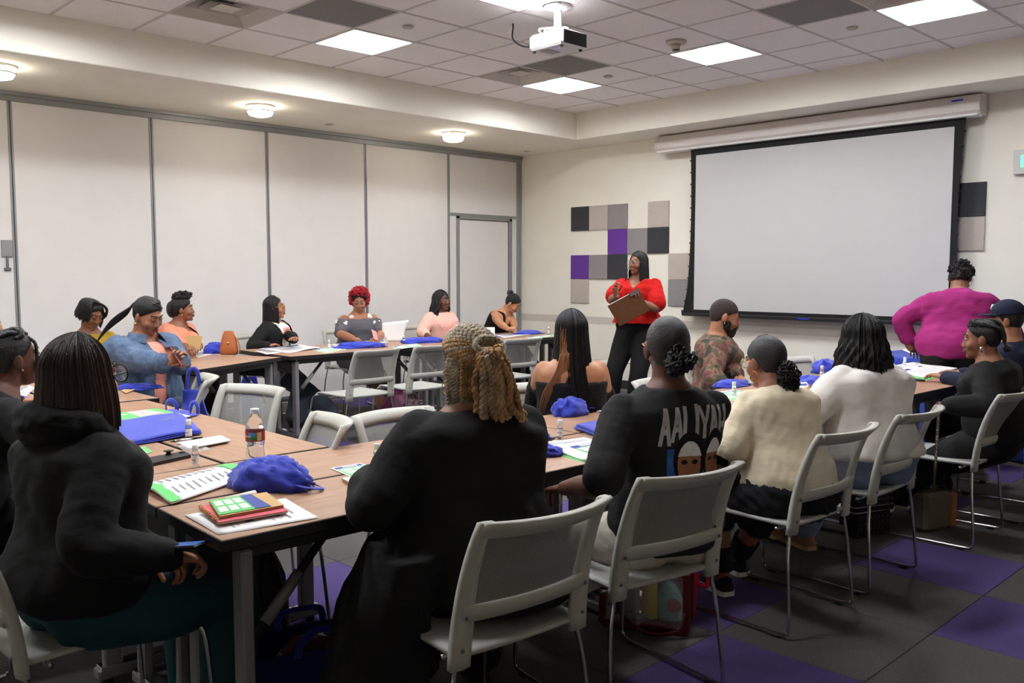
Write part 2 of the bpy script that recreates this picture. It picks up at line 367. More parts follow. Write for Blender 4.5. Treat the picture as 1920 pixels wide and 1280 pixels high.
xl, xr, zt, zb = -5.85+4.47, -3.07+4.47, 2.775, 1.03
bl, br = -.0, .0
L = [(xl-.055-.02*abs(2*t-1)**2-.06*max(0, t-.85)/.15*.5-(.05*t**3), 2.85+(.985-2.85)*t) for t in np.linspace(0, 1, 15)]
Rr = [(xr+.055+.04*abs(2*t-1)**2, z) for (x, z), t in zip(L, np.linspace(0, 1, 15))]
ns = len(L)
V = [(x, y, z) for y in (-.012, -.008) for x, z in L+Rr]
F = []
for k in range(ns-1):
    F.append((k, k+1, ns+k+1, ns+k)); F.append((2*ns+ns+k, 2*ns+ns+k+1, 2*ns+k+1, 2*ns+k))
mesh_obj('black_border', (V, F), mBlk, sc)
for q, side in ((1, L), (-1, Rr)):
    for x, z in side[1:-1]: mesh_obj('tension_tab', tube([(x-.012*q, -.012, z+.01), (x+.004*q, -.013, z)], .006, 6), mBlk, sc)
mesh_obj('white_surface', box(xl, xr, -.016, -.013, zb, zt), mat('screen_white', (196, 194, 192), .75), sc)
mesh_obj('weight_bar', join(bbox_(xl-.16, xr+.1, -.03, .008, .955, .99, .006), tube([(xl-.16, -.01, .97), (xl-.165, -.01, 1.02)], .01, 8), tube([(xr+.1, -.01, .97), (xr+.105, -.01, 1.02)], .01, 8)), mat('bar_black', (34, 34, 36), .4), sc)
mBlue = mat('badge_blue', (40, 52, 190), .5)
mesh_obj('badge', bbox_(cw[1]-.24, cw[1]-.14, -.094, -.086, 2.985, 3.0, .002), mBlue, sc)
mesh_obj('badge', box(-.08, .04, -.034, -.03, .965, .98), mBlue, sc)
# exit sign
t = thing('exit_sign', 'pale exit sign with green letters at the right picture edge', 'sign', (-2.44, YR, 2.42))
mesh_obj('sign_box', bbox_(-.165, .165, -.045, 0, -.105, .105, .006), mat('sign_grey', (206, 206, 202), .4), t)
g = text_geo('EXIT', .15, .001); g = (g[0]*np.array([.85, 1, 1]), g[1])
mesh_obj('exit_letters', mxf(g, Matrix.Translation((.02, -.047, .0)) @ Matrix.Rotation(PI/2, 4, 'X')), mat('exit_green', (60, 225, 130), .4, emit=1.2), t)
# ------------------------------------------------------------------ tables
def wood(name, col, col2):
    m = mat(name, col, .38, spec=.35); nt = m.node_tree; b = nt.nodes['Principled BSDF']
    tc = nt.nodes.new('ShaderNodeTexCoord'); mp = nt.nodes.new('ShaderNodeMapping'); mp.inputs['Scale'].default_value = (1.2, 9, 1)
    n = nt.nodes.new('ShaderNodeTexNoise'); n.inputs['Scale'].default_value = 5; n.inputs['Detail'].default_value = 8; n.inputs['Distortion'].default_value = .6
    r = nt.nodes.new('ShaderNodeValToRGB'); r.color_ramp.elements[0].position = .32; r.color_ramp.elements[0].color = lin(col2)+(1,); r.color_ramp.elements[1].position = .62; r.color_ramp.elements[1].color = lin(col)+(1,)
    nt.links.new(tc.outputs['Object'], mp.inputs[0]); nt.links.new(mp.outputs[0], n.inputs['Vector']); nt.links.new(n.outputs[0], r.inputs[0]); nt.links.new(r.outputs[0], b.inputs['Base Color'])
    return m
mWood = wood('cherry_laminate', (176, 139, 112), (160, 121, 95))
mEdge = mat('table_edge_black', (26, 24, 24), .45)
mLeg = mat('table_leg_grey', (134, 132, 133), .45, metal=.2)
mLegD = mat('table_leg_dark', (44, 43, 44), .5, metal=.2)
mChrome = mat('chrome', (205, 205, 205), .13, metal=1)
TH = .74; TD = .455; TLEN = 1.86
def make_table(label, length):
    t = thing('training_table', label, 'table', group=None)
    h = length/2
    mesh_obj('tabletop', bbox_(-h+.004, h-.004, -TD/2+.005, TD/2-.005, TH-.012, TH, .002), mWood, t)
    mesh_obj('edge_band', join(bbox_(-h+.002, h-.002, -TD/2+.001, TD/2-.001, TH-.036, TH-.011, .003), *[bbox_(*q, TH-.034, TH-.0012, .002) for q in ((-h+.001, h-.001, -TD/2, -TD/2+.006), (-h+.001, h-.001, TD/2-.006, TD/2), (-h, -h+.006, -TD/2, TD/2), (h-.006, h, -TD/2, TD/2))]), mEdge, t)
    for s in (-1, 1): mesh_obj('side_rail', bbox_(-h+.1, h-.1, s*(TD/2-.05)-.012, s*(TD/2-.05)+.012, TH-.075, TH-.034, .003), mEdge, t)
    for s in (-1, 1):
        x = s*(h-.09)
        for q in (-1, 1): mesh_obj('leg', bbox_(x-.018, x+.018, q*.16-.032, q*.16+.032, .05, TH-.05, .006), mLeg, t)
        mesh_obj('leg_plate', bbox_(x-.006, x+.006, -.16, .16, TH-.16, TH-.06, .002), mLegD, t)
        f = mesh_obj('foot', bbox_(x-.03, x+.03, -TD/2+.01, TD/2-.01, .02, .062, .008), mLeg, t)
        mesh_obj('foot_cap', bbox_(x-.026, x+.026, -TD/2+.02, TD/2-.02, .06, .066, .002), mChrome, f)
        for q in (-1, 1): mesh_obj('glide', lathe([(.02, 0), (.02, .014), (.008, .022)], 10, (x, q*(TD/2-.05), 0)), mDark, f)
        br = mesh_obj('brace', tube([(x-s*.0, -.13, .36), (x-s*.33, -.1, TH-.05)], .013, 10), mLegD, t, True)
        mesh_obj('brace_sleeve', tube([(x-s*.08, -.123, .36+.08), (x-s*.2, -.112, .36+.2)], .018, 10), mLeg, br, True)
        mesh_obj('cross_tube', tube([(x, -.16, TH-.055), (x, .16, TH-.055)], .014, 8), mLegD, t, True)
    return t
NRO = Vector((-2.19, 1.05, 0)); NRA = math.radians(-1.8)            # outer near corner of the near row, direction slightly skewed
nu_ = Vector((-math.sin(NRA), math.cos(NRA), 0)); nv_ = Vector((-nu_.y, nu_.x, 0))
def nr(u, v, z=0): return NRO+nu_*u+nv_*v+Vector((0, 0, z))
T0 = make_table('training table with the water bottle, spiral notebooks and open booklet on its corner', TLEN)
spots = []
names_nr = [None, 'outer training table under the folded blue tote beside the printed tee', 'training table in front of the person in the white shirt',
            'inner training table beneath the rolled blue tote and long black hair', 'inner training table under the green flyers before the camouflage shirt', 'inner training table under the two crumpled blue totes']
k = 0
for v in (TD/2, TD*1.5+.008):
    for u in (0, 1, 2):
        c = nr(u*TLEN+TLEN/2+.003*u, v)
        if k == 0: T0.location = c; T0.rotation_euler = (0, 0, PI/2+NRA)
        elif k < 3: dup(T0, c, PI/2+NRA, names_nr[k])
        else:
            dup(T0, c, PI/2+NRA, [names_nr[3], names_nr[4], names_nr[5]][u])
        k += 1
# left column
for n, (x, y, w) in enumerate(((-4.03, 1.27, 'training table under the black phone and small card on the left'), (-4.03, 1.735, 'training table under the flat blue tote bag and green magazines'),
                               (-5.62, 1.35, 'training table beyond the left column beside the streaked blonde hair'), (-5.62, 1.82, 'training table under the tan envelope near the denim jacket'))):
    if n < 2: dup(T0, (x, y, 0), 0, w)
    else:
        if n == 2: T1 = make_table(w, 1.25); T1.location = (x, y, 0)
        else: dup(T1, (x, y, 0), 0, w)
# far row along the partition
for n, (x, y, w) in enumerate(((-6.93, 4.80, 'training table in front of the black cardigan, front of the far row'), (-7.39, 4.80, 'training table in front of the black cardigan, back of the far row'),
                               (-6.93, 6.67, 'training table in front of the black tank top, front of the far row'), (-7.39, 6.67, 'training table in front of the black tank top, back of the far row'))):
    dup(T0, (x, y, 0), PI/2, w)
an = math.radians(90+25.8); ax = Vector((-.435, .9, 0)); ay = Vector((-.9, -.435, 0)); fr = Vector((-6.72, 3.80, 0))
T2 = make_table('slanted training table with the orange handbag, front half', 1.1); T2.location = fr-ax*.55+ay*TD/2; T2.rotation_euler = (0, 0, an)
dup(T2, fr-ax*.55+ay*(TD*1.5+.006), an, 'slanted training table before the peach blazer, back half')
# table under the blue cloth by the screen wall
t = thing('cloth_table', 'long folding table hidden under the floor-length blue cloth', 'table', (-2.45, 7.85, 0), math.radians(-4))
mesh_obj('tabletop', bbox_(-.9, .9, -.36, .36, .7, .735, .006), mWhite, t)
for a in (-.75, .75):
    for b in (-.28, .28): mesh_obj('leg', tube([(a, b, 0), (a, b, .7)], .015, 8), mLeg, t, True)
mCloth = mat('blue_tablecloth', (44, 66, 168), .85, bump=(6, .3), sheen=.2)
V = []; nn = 160
def pr(s):
    s = s*4 % 4; k = int(s); f = s-k; c = [(-.92, -.38), (.92, -.38), (.92, .38), (-.92, .38), (-.92, -.38)]
    return np.array(c[k])*(1-f)+np.array(c[k+1])*f
rings = []
for z, o in ((.742, -.06), (.744, -.005), (.738, .006), (.7, .01), (.45, .02), (.2, .03), (.015, .036)):
    rings.append([(p[0]*(1+o/.9)+(.02*math.sin(i*.9)+.012*math.sin(i*2.3))*(.74-z)*(1 if abs(p[0]) > .91 else .3), p[1]*(1+o/.4)+(.02*math.sin(i*.8)+.012*math.sin(i*1.9))*(.74-z)*1.2, z) for i, p in ((i, pr(i/nn)) for i in range(nn))])
cl = mesh_obj('tablecloth', loft([[(p[0]*.5, p[1]*.5, .742) for p in rings[0]]]+rings, caps=True), mCloth, None, True, loc=(-2.45, 7.85, 0)); cl.rotation_euler = (0, 0, math.radians(-4))
tag(cl, 'royal blue cloth to the floor on the table by the screen wall', 'tablecloth')

# ------------------------------------------------------------------ chairs
mCh = mat('chair_grey', (186, 184, 174), .5)
mChS = mat('chair_seat_grey', (180, 180, 174), .5)
mNet = bpy.data.materials.new('chair_mesh'); mNet.use_nodes = True; nt = mNet.node_tree; bs = nt.nodes['Principled BSDF']
bs.inputs['Base Color'].default_value = lin((168, 167, 160))+(1,); bs.inputs['Roughness'].default_value = .5
tc = nt.nodes.new('ShaderNodeTexCoord'); mp = nt.nodes.new('ShaderNodeMapping'); mp.inputs['Rotation'].default_value = (0, PI/4, 0)
se = nt.nodes.new('ShaderNodeSeparateXYZ'); nt.links.new(tc.outputs['Object'], mp.inputs[0]); nt.links.new(mp.outputs[0], se.inputs[0])
def mnode(op, a, b=None):
    n = nt.nodes.new('ShaderNodeMath'); n.operation = op
    for i, x in enumerate((a, b)):
        if x is None: continue
        if isinstance(x, (int, float)): n.inputs[i].default_value = x
        else: nt.links.new(x, n.inputs[i])
    return n.outputs[0]
k = 2*PI/.0056
hole = mnode('GREATER_THAN', mnode('MULTIPLY', mnode('SINE', mnode('MULTIPLY', se.outputs[0], k)), mnode('SINE', mnode('MULTIPLY', se.outputs[2], k))), .12)
nt.links.new(mnode('SUBTRACT', 1, hole), bs.inputs['Alpha'])
def bk_y(s, z):
    "back surface: recline with height, bow in plan"
    t = (z-.43)/.4
    return -.29-.085*t*t*(.6+.4*t)-.025*t+(s*s-1)*(.012+.05*t)+.03
def bk_x(s, z): return s*(.232-.014*(z-.43)/.4)
def bk(s, z, o=0): return np.array((bk_x(s, z), bk_y(s, z)+o, z))
def rail(z0, z1, d, s0=-1, s1=1, n=14, lip=0):
    R = []
    for i in range(n+1):
        s = s0+(s1-s0)*i/n; a, b = bk(s, z0), bk(s, z1)
        e = np.array((0, d/2, 0)); m = (a+b)/2
        R.append([a-e*.6, a+e*.6, m+e*1.1, b+e*.8-(0, lip*.2, 0), b+(0, -lip, .004), b-e*.8-(0, lip, 0), m-e*1.1])
    return loft([list(map(tuple, r)) for r in R])
def post(s):
    R = []
    for z in np.linspace(.415, .83, 12):
        w = .031 if z < .53 else .02+.011*((.83-z)/.3)**1.5
        c = bk(s, z); si = np.array((-s*w, 0, 0)); e = np.array((0, .011, 0))
        a, b = c+si*1.7, c-si*.25
        q = [a-e*.6, a+e*.6, a*.5+b*.5+e*1.2, b+e*.9+(s*.002, .004, 0), b-e*.9+(s*.002, .004, 0), a*.5+b*.5-e*1.2]
        R.append([tuple(x) for x in (q if s > 0 else q[::-1])])
    return loft(R)
def make_chair(label):
    t = thing('stacking_chair', label, 'chair')
    bf = mesh_obj('back_frame', join(post(-1), post(1), rail(.785, .83, .03, lip=.014), rail(.545, .59, .022, -.97, .97)), mCh, t, True)
    g = grid(lambda u, v: bk((u*2-1)*.88, .575+v*.225), 14, 8); mesh_obj('mesh_panel', g, mNet, t, True)
    for s in (-1, 1):
        for z in (.47, .56): mesh_obj('screw', xf(lathe([(.006, 0), (.005, .003), (.001, .003)], 8), tuple(bk(s*.93, z)-np.array((0, .0135, 0))), rx=PI/2), mAluD, bf)
    def seat(u, v):
        x = (u*2-1); y = -.262+v*.502
        return (x*(.225-.012*v)*(1-.06*max(0, v-.85)/.15*abs(x)), y, .452-.018*math.sin(min(1, v*1.1)*PI)*(1-x*x*.9)-.035*max(0, (v-.82)/.18)**2+.006*x*x)
    mesh_obj('seat', grid(seat, 12, 14, (0, 0, .014)), mChS, t, True)
    for s in (-1, 1):
        x0, x1 = s*.222, s*.25
        pts = [(s*.215, .20, .425), (x1-s*.015, .225, .40), (x1, .235, .30), (x1+s*.008, .25, .06), (x1+s*.008, .243, .024), (x1+s*.008, .21, .013), (x1+s*.008, 0, .013), (x1+s*.008, -.24, .013), (x1+s*.008, -.272, .024), (x1+s*.007, -.278, .06), (x1-s*.01, -.258, .30), (x0, -.25, .40), (x0-s*.0, -.25, .43)]
        p = catmull(pts, 4); L = mesh_obj('sled_leg', tube(p, .0075, 8), mChrome, t, True)
        for y in (.2, -.22): mesh_obj('glide', bbox_(x1+s*.008-.011, x1+s*.008+.011, y-.02, y+.02, 0, .012, .003), mDark, L)
    for y in (.19, -.19): mesh_obj('cross_bar', tube([(-.222, y, .425), (.222, y, .425)], .008, 8), mChrome, t, True)
    return t
def at(x, y): return (x, y, 0)
D = math.radians
C0 = make_chair('grey mesh chair holding the person with blonde twists'); C0.location = (-1.95, 1.70, 0); C0.rotation_euler = (0, 0, D(85))
CH = {}
for n, x, y, a, w in (('aal', -1.95, 2.40, 80, 'grey mesh chair holding the person in the printed black tee'), ('cream', -1.95, 3.42, 88, 'grey mesh chair holding the person in the cream tee'),
                      ('white', -1.94, 4.10, 90, 'grey mesh chair holding the person in the white shirt, chain strap over its back'), ('braid', -1.86, 5.12, 92, 'grey mesh chair holding the person with braids in a black sweater'),
                      ('cap', -1.82, 5.86, 92, 'grey mesh chair behind the braided person, holding the person in the cap'),
                      ('red', -6.26, 4.19, 92, 'empty grey chair facing the person with red curls'), ('pink', -6.27, 4.83, 88, 'empty grey chair facing the person in the pink blouse'), ('tank', -6.3, 5.95, 84, 'empty grey chair facing the person writing in a black tank top'),
                      ('lca', -5.2, 2.0, 160, 'empty grey chair beside the denim jacket'), ('lcb', -4.33, 1.98, 198, 'empty grey chair behind the water bottle, largest of the left group'), ('lcc', -3.33, 1.69, 165, 'empty grey chair at the inner table corner right of the water bottle'),
                      ('ni1', -2.82, 2.37, -88, 'empty grey chair left of the blonde twists, tucked under the table'), ('ni2', -3.1, 3.36, -90, 'grey chair left of the long black hair, holding that person'),
                      ('ni3', -2.72, 4.18, -90, 'empty grey chair glimpsed behind the slick bun'), ('camo', -3.12, 5.24, -82, 'grey chair holding the person in the camouflage shirt'), ('ni4', -2.8, 5.95, -92, 'empty grey chair left of the wavy black hair, by the blue totes'),
                      ('front', -2.68, .88, 2, 'grey chair at lower left holding the person in the black hoodie'), ('ear', -3.72, .6, 0, 'grey chair holding the person at the left picture edge'), ('blo', -4.75, .7, 0, 'grey chair holding the streaked blonde person'),
                      ('yel', -7.25, 2.4, -90, 'grey chair holding the person in the mustard top'), ('den', -5.88, 2.3, -75, 'grey chair holding the person in the denim jacket'), ('pea', -7.87, 3.34, -60, 'grey chair holding the person in the peach blazer'),
                      ('car', -7.9, 4.38, -62, 'grey chair holding the person in the black cardigan'), ('rch', -7.92, 5.36, -100, 'grey chair holding the person with red curls'), ('pch', -7.9, 6.42, -92, 'grey chair holding the person in the pink blouse'), ('tch', -8.02, 7.36, -75, 'grey chair holding the person in the black tank top')):
    CH[n] = dup(C0, at(x, y), D(a), w)
# one more empty chair glimpsed at the far table's end
dup(C0, (-6.35, 7.75, 0), D(170), 'empty grey chair at the far end of the partition row')
# ------------------------------------------------------------------ people: one skeleton, one continuous body mesh each
import bmesh
def remesh(geo, voxel, smooth=3):
    V, F = geo
    me = bpy.data.meshes.new('r'); me.from_pydata([tuple(map(float, v)) for v in V], [], F)
    o = bpy.data.objects.new('r', me); COL.objects.link(o)
    m = o.modifiers.new('r', 'REMESH'); m.mode = 'VOXEL'; m.voxel_size = voxel
    if smooth: s = o.modifiers.new('s', 'SMOOTH'); s.iterations = smooth; s.factor = .5
    dg = bpy.context.evaluated_depsgraph_get(); dg.update()
    r = bpy.data.meshes.new_from_object(o.evaluated_get(dg))
    bpy.data.objects.remove(o); bpy.data.meshes.remove(me)
    return r
def verts(me):
    a = np.empty(len(me.vertices)*3, np.float32); me.vertices.foreach_get('co', a); return a.reshape(-1, 3).astype(float)
def norms(me):
    a = np.empty(len(me.vertices)*3, np.float32); me.vertices.foreach_get('normal', a); return a.reshape(-1, 3).astype(float)
def setv(me, v): me.vertices.foreach_set('co', v.astype(np.float32).ravel()); me.update()
def raw(geo):
    me = bpy.data.meshes.new('q'); me.from_pydata([tuple(map(float, v)) for v in geo[0]], [], [tuple(map(int, f)) for f in geo[1]]); return me
def merge(*ms):
    bm = bmesh.new()
    for m in ms: bm.from_mesh(m)
    r = bpy.data.meshes.new('m'); bm.to_mesh(r); bm.free()
    for m in ms: bpy.data.meshes.remove(m)
    return r
def cut(me, fn):
    "drop the faces whose centre satisfies fn(x, y, z)"
    bm = bmesh.new(); bm.from_mesh(me)
    bmesh.ops.delete(bm, geom=[f for f in bm.faces if fn(*f.calc_center_median())], context='FACES')
    bm.to_mesh(me); bm.free()
def put(name, me, m, parent, label=None):
    me.name = name; me.materials.clear()
    for k in (m if isinstance(m, (list, tuple)) else [m]): me.materials.append(k)
    me.polygons.foreach_set('use_smooth', np.ones(len(me.polygons), dtype=bool)); me.update()
    o = link(bpy.data.objects.new(name, me), parent)
    if label: o['label'] = label
    return o
def folds(me, amp, freq, seed, stretch=(1, 1, 1)):
    v = verts(me); n = norms(me)
    setv(me, v+n*(amp*.75*sines(v*np.array(stretch), freq, seed)+amp*.3*sines(v, freq*2.7, seed+5))[:, None])
def ik(a, t, l1, l2, pole):
    a, t, pole = np.array(a, float), np.array(t, float), np.array(pole, float)
    d = t-a; L = np.linalg.norm(d); Lc = min(max(L, abs(l1-l2)+.02), (l1+l2)*.995); u = d/(L+1e-9); t = a+u*Lc
    x = (l1*l1-l2*l2+Lc*Lc)/(2*Lc); h = math.sqrt(max(l1*l1-x*x, 0))
    q = pole-u*np.dot(pole, u); q /= np.linalg.norm(q)+1e-9
    return a+u*x+q*h, t
PROF = [(-.14, .09, .07, .08), (-.05, .165, .10, .125), (.08, .182, .118, .135), (.22, .172, .12, .12), (.4, .148, .108, .092), (.55, .146, .112, .092), (.7, .157, .128, .1), (.82, .166, .118, .105), (.88, .16, .095, .1), (.94, .122, .076, .088), (.99, .086, .062, .074), (1.04, .062, .055, .064), (1.1, .05, .048, .054)]
SKIN = {'deep': mat('skin_deep', (140, 93, 70), .48, bump=(160, .05)), 'dark': mat('skin_dark', (104, 66, 50), .48, bump=(160, .05)), 'mid': mat('skin_brown', (164, 110, 82), .48, bump=(160, .05)), 'light': mat('skin_light_brown', (190, 134, 98), .48, bump=(160, .05))}
mEyeW = mat('eye_white', (226, 220, 212), .25); mIris = mat('eye_iris', (34, 22, 16), .2)
mLip = mat('lips', (150, 88, 82), .4); mLip2 = mat('lips_dark', (104, 58, 52), .4); mBrow = mat('brow', (26, 19, 17), .7)
def hairmat(name, col, rough=.38, stripes=None, c2=None):
    m = mat(name, col, rough, spec=.45, bump=(60, .5, stripes or (6, 6, .4)))
    if c2:
        nt = m.node_tree; b = nt.nodes['Principled BSDF']; tc = nt.nodes.new('ShaderNodeTexCoord'); mp = nt.nodes.new('ShaderNodeMapping'); mp.inputs['Scale'].default_value = (8, 8, .6)
        n = nt.nodes.new('ShaderNodeTexNoise'); n.inputs['Scale'].default_value = 9; n.inputs['Detail'].default_value = 5
        r = nt.nodes.new('ShaderNodeValToRGB'); r.color_ramp.elements[0].position = .4; r.color_ramp.elements[0].color = lin(col)+(1,); r.color_ramp.elements[1].position = .62; r.color_ramp.elements[1].color = lin(c2)+(1,)
        nt.links.new(tc.outputs['Object'], mp.inputs[0]); nt.links.new(mp.outputs[0], n.inputs['Vector']); nt.links.new(n.outputs[0], r.inputs[0]); nt.links.new(r.outputs[0], b.inputs['Base Color'])
    return m
mHairB = hairmat('hair_black', (20, 17, 17)); mHairBr = hairmat('hair_dark_brown', (56, 38, 30), .28)
mHairSlick = hairmat('hair_slick', (40, 38, 38), .42, (14, 2, 2)); mHairCurl = mat('hair_curly', (20, 17, 16), .6, bump=(90, .6))
def hand(wrist, d, palm, side, curl=.5, sc=1.0, spread=.16, thumb=.6):
    "palm and five fingers; d = towards the fingers, palm = palm normal, side = +1 when the thumb lies on cross(d, palm)"
    d = np.array(d, float); d /= np.linalg.norm(d); palm = np.array(palm, float); palm = palm-d*np.dot(palm, d); palm /= np.linalg.norm(palm)
    s = np.cross(d, palm)*side; w = np.array(wrist, float); G = []
    R = []
    for t, a, b in ((-.02, .024, .02), (.012, .028, .019), (.05, .039, .016), (.085, .041, .0135), (.096, .038, .011)):
        c = w+d*t*sc-palm*0
        R.append([tuple(c+(s*a*math.cos(x)+palm*b*math.sin(x))*sc) for x in np.linspace(0, 2*PI, 12, endpoint=False)])
    G.append(loft(R))
    for k, (off, ln, r, base) in enumerate(((.029, .074, .0088, .088), (.0098, .083, .009, .094), (-.0098, .077, .0086, .09), (-.028, .06, .0077, .08))):
        p = w+(d*base+s*off)*sc; a = s*math.sin((1.2-k*.8)*spread)+d*math.cos((1.2-k*.8)*spread); path = [p-a*.012*sc]; ang = 0; cur = p; path.append(cur)
        for seg, f in ((.46, .55), (.3, 1.0), (.24, .7)):
            ang += curl*f*(1+.08*k); v = a*math.cos(ang)+palm*math.sin(ang); cur = cur+v*ln*seg*sc; path.append(cur)
        path = catmull(path, 3); n = len(path); G.append(tube(path, np.linspace(r*1.06, r*.8, n)*sc, 7, round_caps=True))
    p = w+(d*.018+s*.026)*sc; a = d*math.cos(thumb)+s*math.sin(thumb)
    pts = [p-a*.01*sc, p+a*.032*sc, p+(a*.056+palm*.012*(1+curl)+d*.004)*sc, p+(a*.072+palm*.026*(.6+curl)+d*.016)*sc]
    G.append(tube(catmull(pts, 4), np.linspace(.0135, .0085, 13)*sc, 8, round_caps=True))
    return join(*G)
def headgeo(fat=1.0, male=False):
    j = 1.12 if male else 1.0
    G = [ellipsoid((0, -.015, .035), (.073, .092, .085), 24, 16), ellipsoid((0, .025, -.015), (.061*fat, .064, .084), 20, 14), ellipsoid((0, .032, -.07), (.047*fat*j, .05, .041*j), 18, 12),
         ellipsoid((0, .067, -.094), (.02*j, .019, .018*j), 14, 10), ellipsoid((0, .0745, .03), (.045, .0135, .011), 16, 8), ellipsoid((0, .08, -.06), (.024, .014, .016), 16, 10),
         tube([(0, .078, .02), (0, .088, -.005), (0, .0965, -.03)], [.0085, .0095, .0125], 10, round_caps=True)]
    for s in (-1, 1):
        G += [ellipsoid((s*.034*fat, .053, -.028), (.027*fat, .03, .03), 14, 10), ellipsoid((s*.0125, .09, -.034), (.0105, .0105, .0085), 10, 8),
              ellipsoid((s*.031, .0755, .0205), (.017, .0115, .0065), 12, 8),
              xf(ellipsoid((0, 0, 0), (.009, .02, .032), 14, 10), (s*.0775, -.012, -.004), rz=-s*.35, rx=-.12), xf(ellipsoid((0, 0, 0), (.012, .012, .02), 10, 8), (s*.072, -.004, -.01))]
    return join(*G)
def make_person(label, loc, phi, sit=True, s=1.0, g=1.0, lean=.05, side=0, twist=0, sw=1.0, head=(0, 0, 0), skin='deep', hl=None, hr=None, hands=((.4, None, None), (.4, None, None)),
                feet=None, eyes='open', male=False, fat=1.0, voxel=.0085, seat=.455, bust=1.0, pole=(None, None), lip=None, hscale=.94, neck=.0, knee=None):
    t = thing('person', label, 'person', (loc[0], loc[1], 0), D(phi)); inv = (Matrix.Translation((loc[0], loc[1], 0)) @ Matrix.Rotation(D(phi), 4, 'Z')).inverted()
    def loc_(p): return np.array((inv @ Vector(p))[:]) if p is not None else None
    TL_ = .505*s; pz = (seat+.085*g) if sit else .90*s+.02
    # spine
    ts = np.linspace(-.14, 1.12, 64); pos = {}; y = x = z = 0; out = []
    cur = np.array((0, 0, pz+ts[0]*TL_)); dt = (ts[1]-ts[0])*TL_
    for q in ts:
        a = lean*(.45+.75*max(q, 0)); b = side*(.4+.8*max(q, 0)); u = np.array((math.sin(b), math.sin(a)*math.cos(b), math.cos(a)*math.cos(b)))
        out.append((q, cur.copy(), u)); cur = cur+u*dt
    def sp(q):
        k = min(max(int(round((q-ts[0])/(ts[1]-ts[0]))), 0), 63); return out[k][1], out[k][2]
    def axes(q):
        c, u = sp(q); tw = twist*min(max(q, 0), 1); X = np.array((math.cos(tw), math.sin(tw), 0)); X = X-u*np.dot(X, u); X /= np.linalg.norm(X); return c, X, np.cross(u, X), u
    def torso(t0, t1, off=0, flare=0, bulk=1.0, n=28, cut_top=None):
        R = []
        for q in np.linspace(t0, t1, max(6, int((t1-t0)*22))):
            c, X, Y, u = axes(q)
            a, f, b = (np.interp(q, [p[0] for p in PROF], [p[k] for p in PROF]) for k in (1, 2, 3))
            gg = g*(1+.22*(g-1)*math.exp(-((q-.35)/.3)**2)) if q < .95 else 1+(g-1)*.4
            a, f, b = a*gg*bulk, f*gg*bulk*(bust if .6 < q < .85 else 1), b*gg*bulk
            a *= (sw if q > .6 else 1); fl = off+flare*max(0, .3-q)
            a, f, b = a+fl, f+fl, b+fl
            ring = []
            for w in np.linspace(0, 2*PI, n, endpoint=False):
                cw, sn = math.cos(w), math.sin(w); e = 2/2.4
                ring.append(tuple(c+X*a*math.copysign(abs(cw)**e, cw)+Y*(f if sn > 0 else b)*math.copysign(abs(sn)**e, sn)))
            R.append(ring)
        return loft(R)
    c, X, Y, u = axes(.855); shw = .15*sw*(1+(g-1)*.5)*s
    J = {}
    J['sl'], J['sr'] = c-X*shw, c+X*shw
    for k, sg, tgt in (('l', -1, hl), ('r', 1, hr)):
        tg = loc_(tgt) if tgt is not None else (np.array((sg*.1, .3, seat+.19)) if sit else np.array((sg*.24, .06, .83*s)))
        po = pole[0 if sg < 0 else 1]
        po = np.array(po, float) if po is not None else np.array((sg*.8, -.5, -.7))
        J['e'+k], J['w'+k] = ik(J['s'+k], tg, .285*s, .255*s, po)
    ga = 1+(g-1)*.65
    def arm(k, f0, f1, off=0, mul=1.0, n=12, rim=0):
        p = catmull([J['s'+k]-(0, 0, 0), J['s'+k]*.5+J['e'+k]*.5, J['e'+k]*.97+J['s'+k]*.015+J['w'+k]*.015, J['e'+k]*.5+J['w'+k]*.5, J['w'+k]], 8)
        r = np.interp(np.linspace(0, 1, len(p)), [0, .12, .3, .5, .62, .8, 1], np.array([.049, .051, .046, .04, .04, .035, .0255])*ga*mul)+off
        a, b = int(round(f0*(len(p)-1))), int(round(f1*(len(p)-1)))
        p, r = p[a:b+1], r[a:b+1].copy()
        if rim: r = r+np.linspace(0, rim, len(r))
        return tube(p, r, n, round_caps=(f0 == 0))
    gl = 1+(g-1)*.8
    for k, sg in (('l', -1), ('r', 1)):
        J['h'+k] = np.array((sg*.088*(.6+.4*g), .0, pz-.02))
        ft = loc_(feet[0 if sg < 0 else 1]) if feet else (np.array((sg*.11, .44*s, .085)) if sit else np.array((sg*.11, .02, .085)))
        J['k'+k], J['a'+k] = ik(J['h'+k], ft, .43*s, .42*s, (sg*.15, 1, .35) if knee is None else knee[0 if sg < 0 else 1])
    def leg(k, f0, f1, off=0, mul=1.0, flare=0, n=14):
        p = catmull([J['h'+k], J['h'+k]*.5+J['k'+k]*.5, J['k'+k], J['k'+k]*.5+J['a'+k]*.5, J['a'+k]], 8)
        r = np.interp(np.linspace(0, 1, len(p)), [0, .25, .42, .5, .62, .8, 1], np.array([.098, .086, .068, .06, .058, .046, .038])*gl*mul)+off
        a, b = int(round(f0*(len(p)-1))), int(round(f1*(len(p)-1))); p, r = p[a:b+1], r[a:b+1]+np.linspace(0, 1, b-a+1)**2*flare
        return tube(p, r, n, round_caps=(f0 == 0))
    # head
    c, u = sp(1.04); hh = .115*hscale
    Hc = c+u*(.048+neck)*s+np.array((0, .022+.05*math.sin(-head[1]), .072*hscale))
    HM = Matrix.Translation(Hc) @ Matrix.Rotation(head[0], 4, 'Z') @ Matrix.Rotation(head[1], 4, 'X') @ Matrix.Rotation(head[2], 4, 'Y') @ Matrix.Scale(hscale, 4)
    cn, un = sp(.96); nk = np.array((HM @ Vector((0, -.022, -.03)))[:])
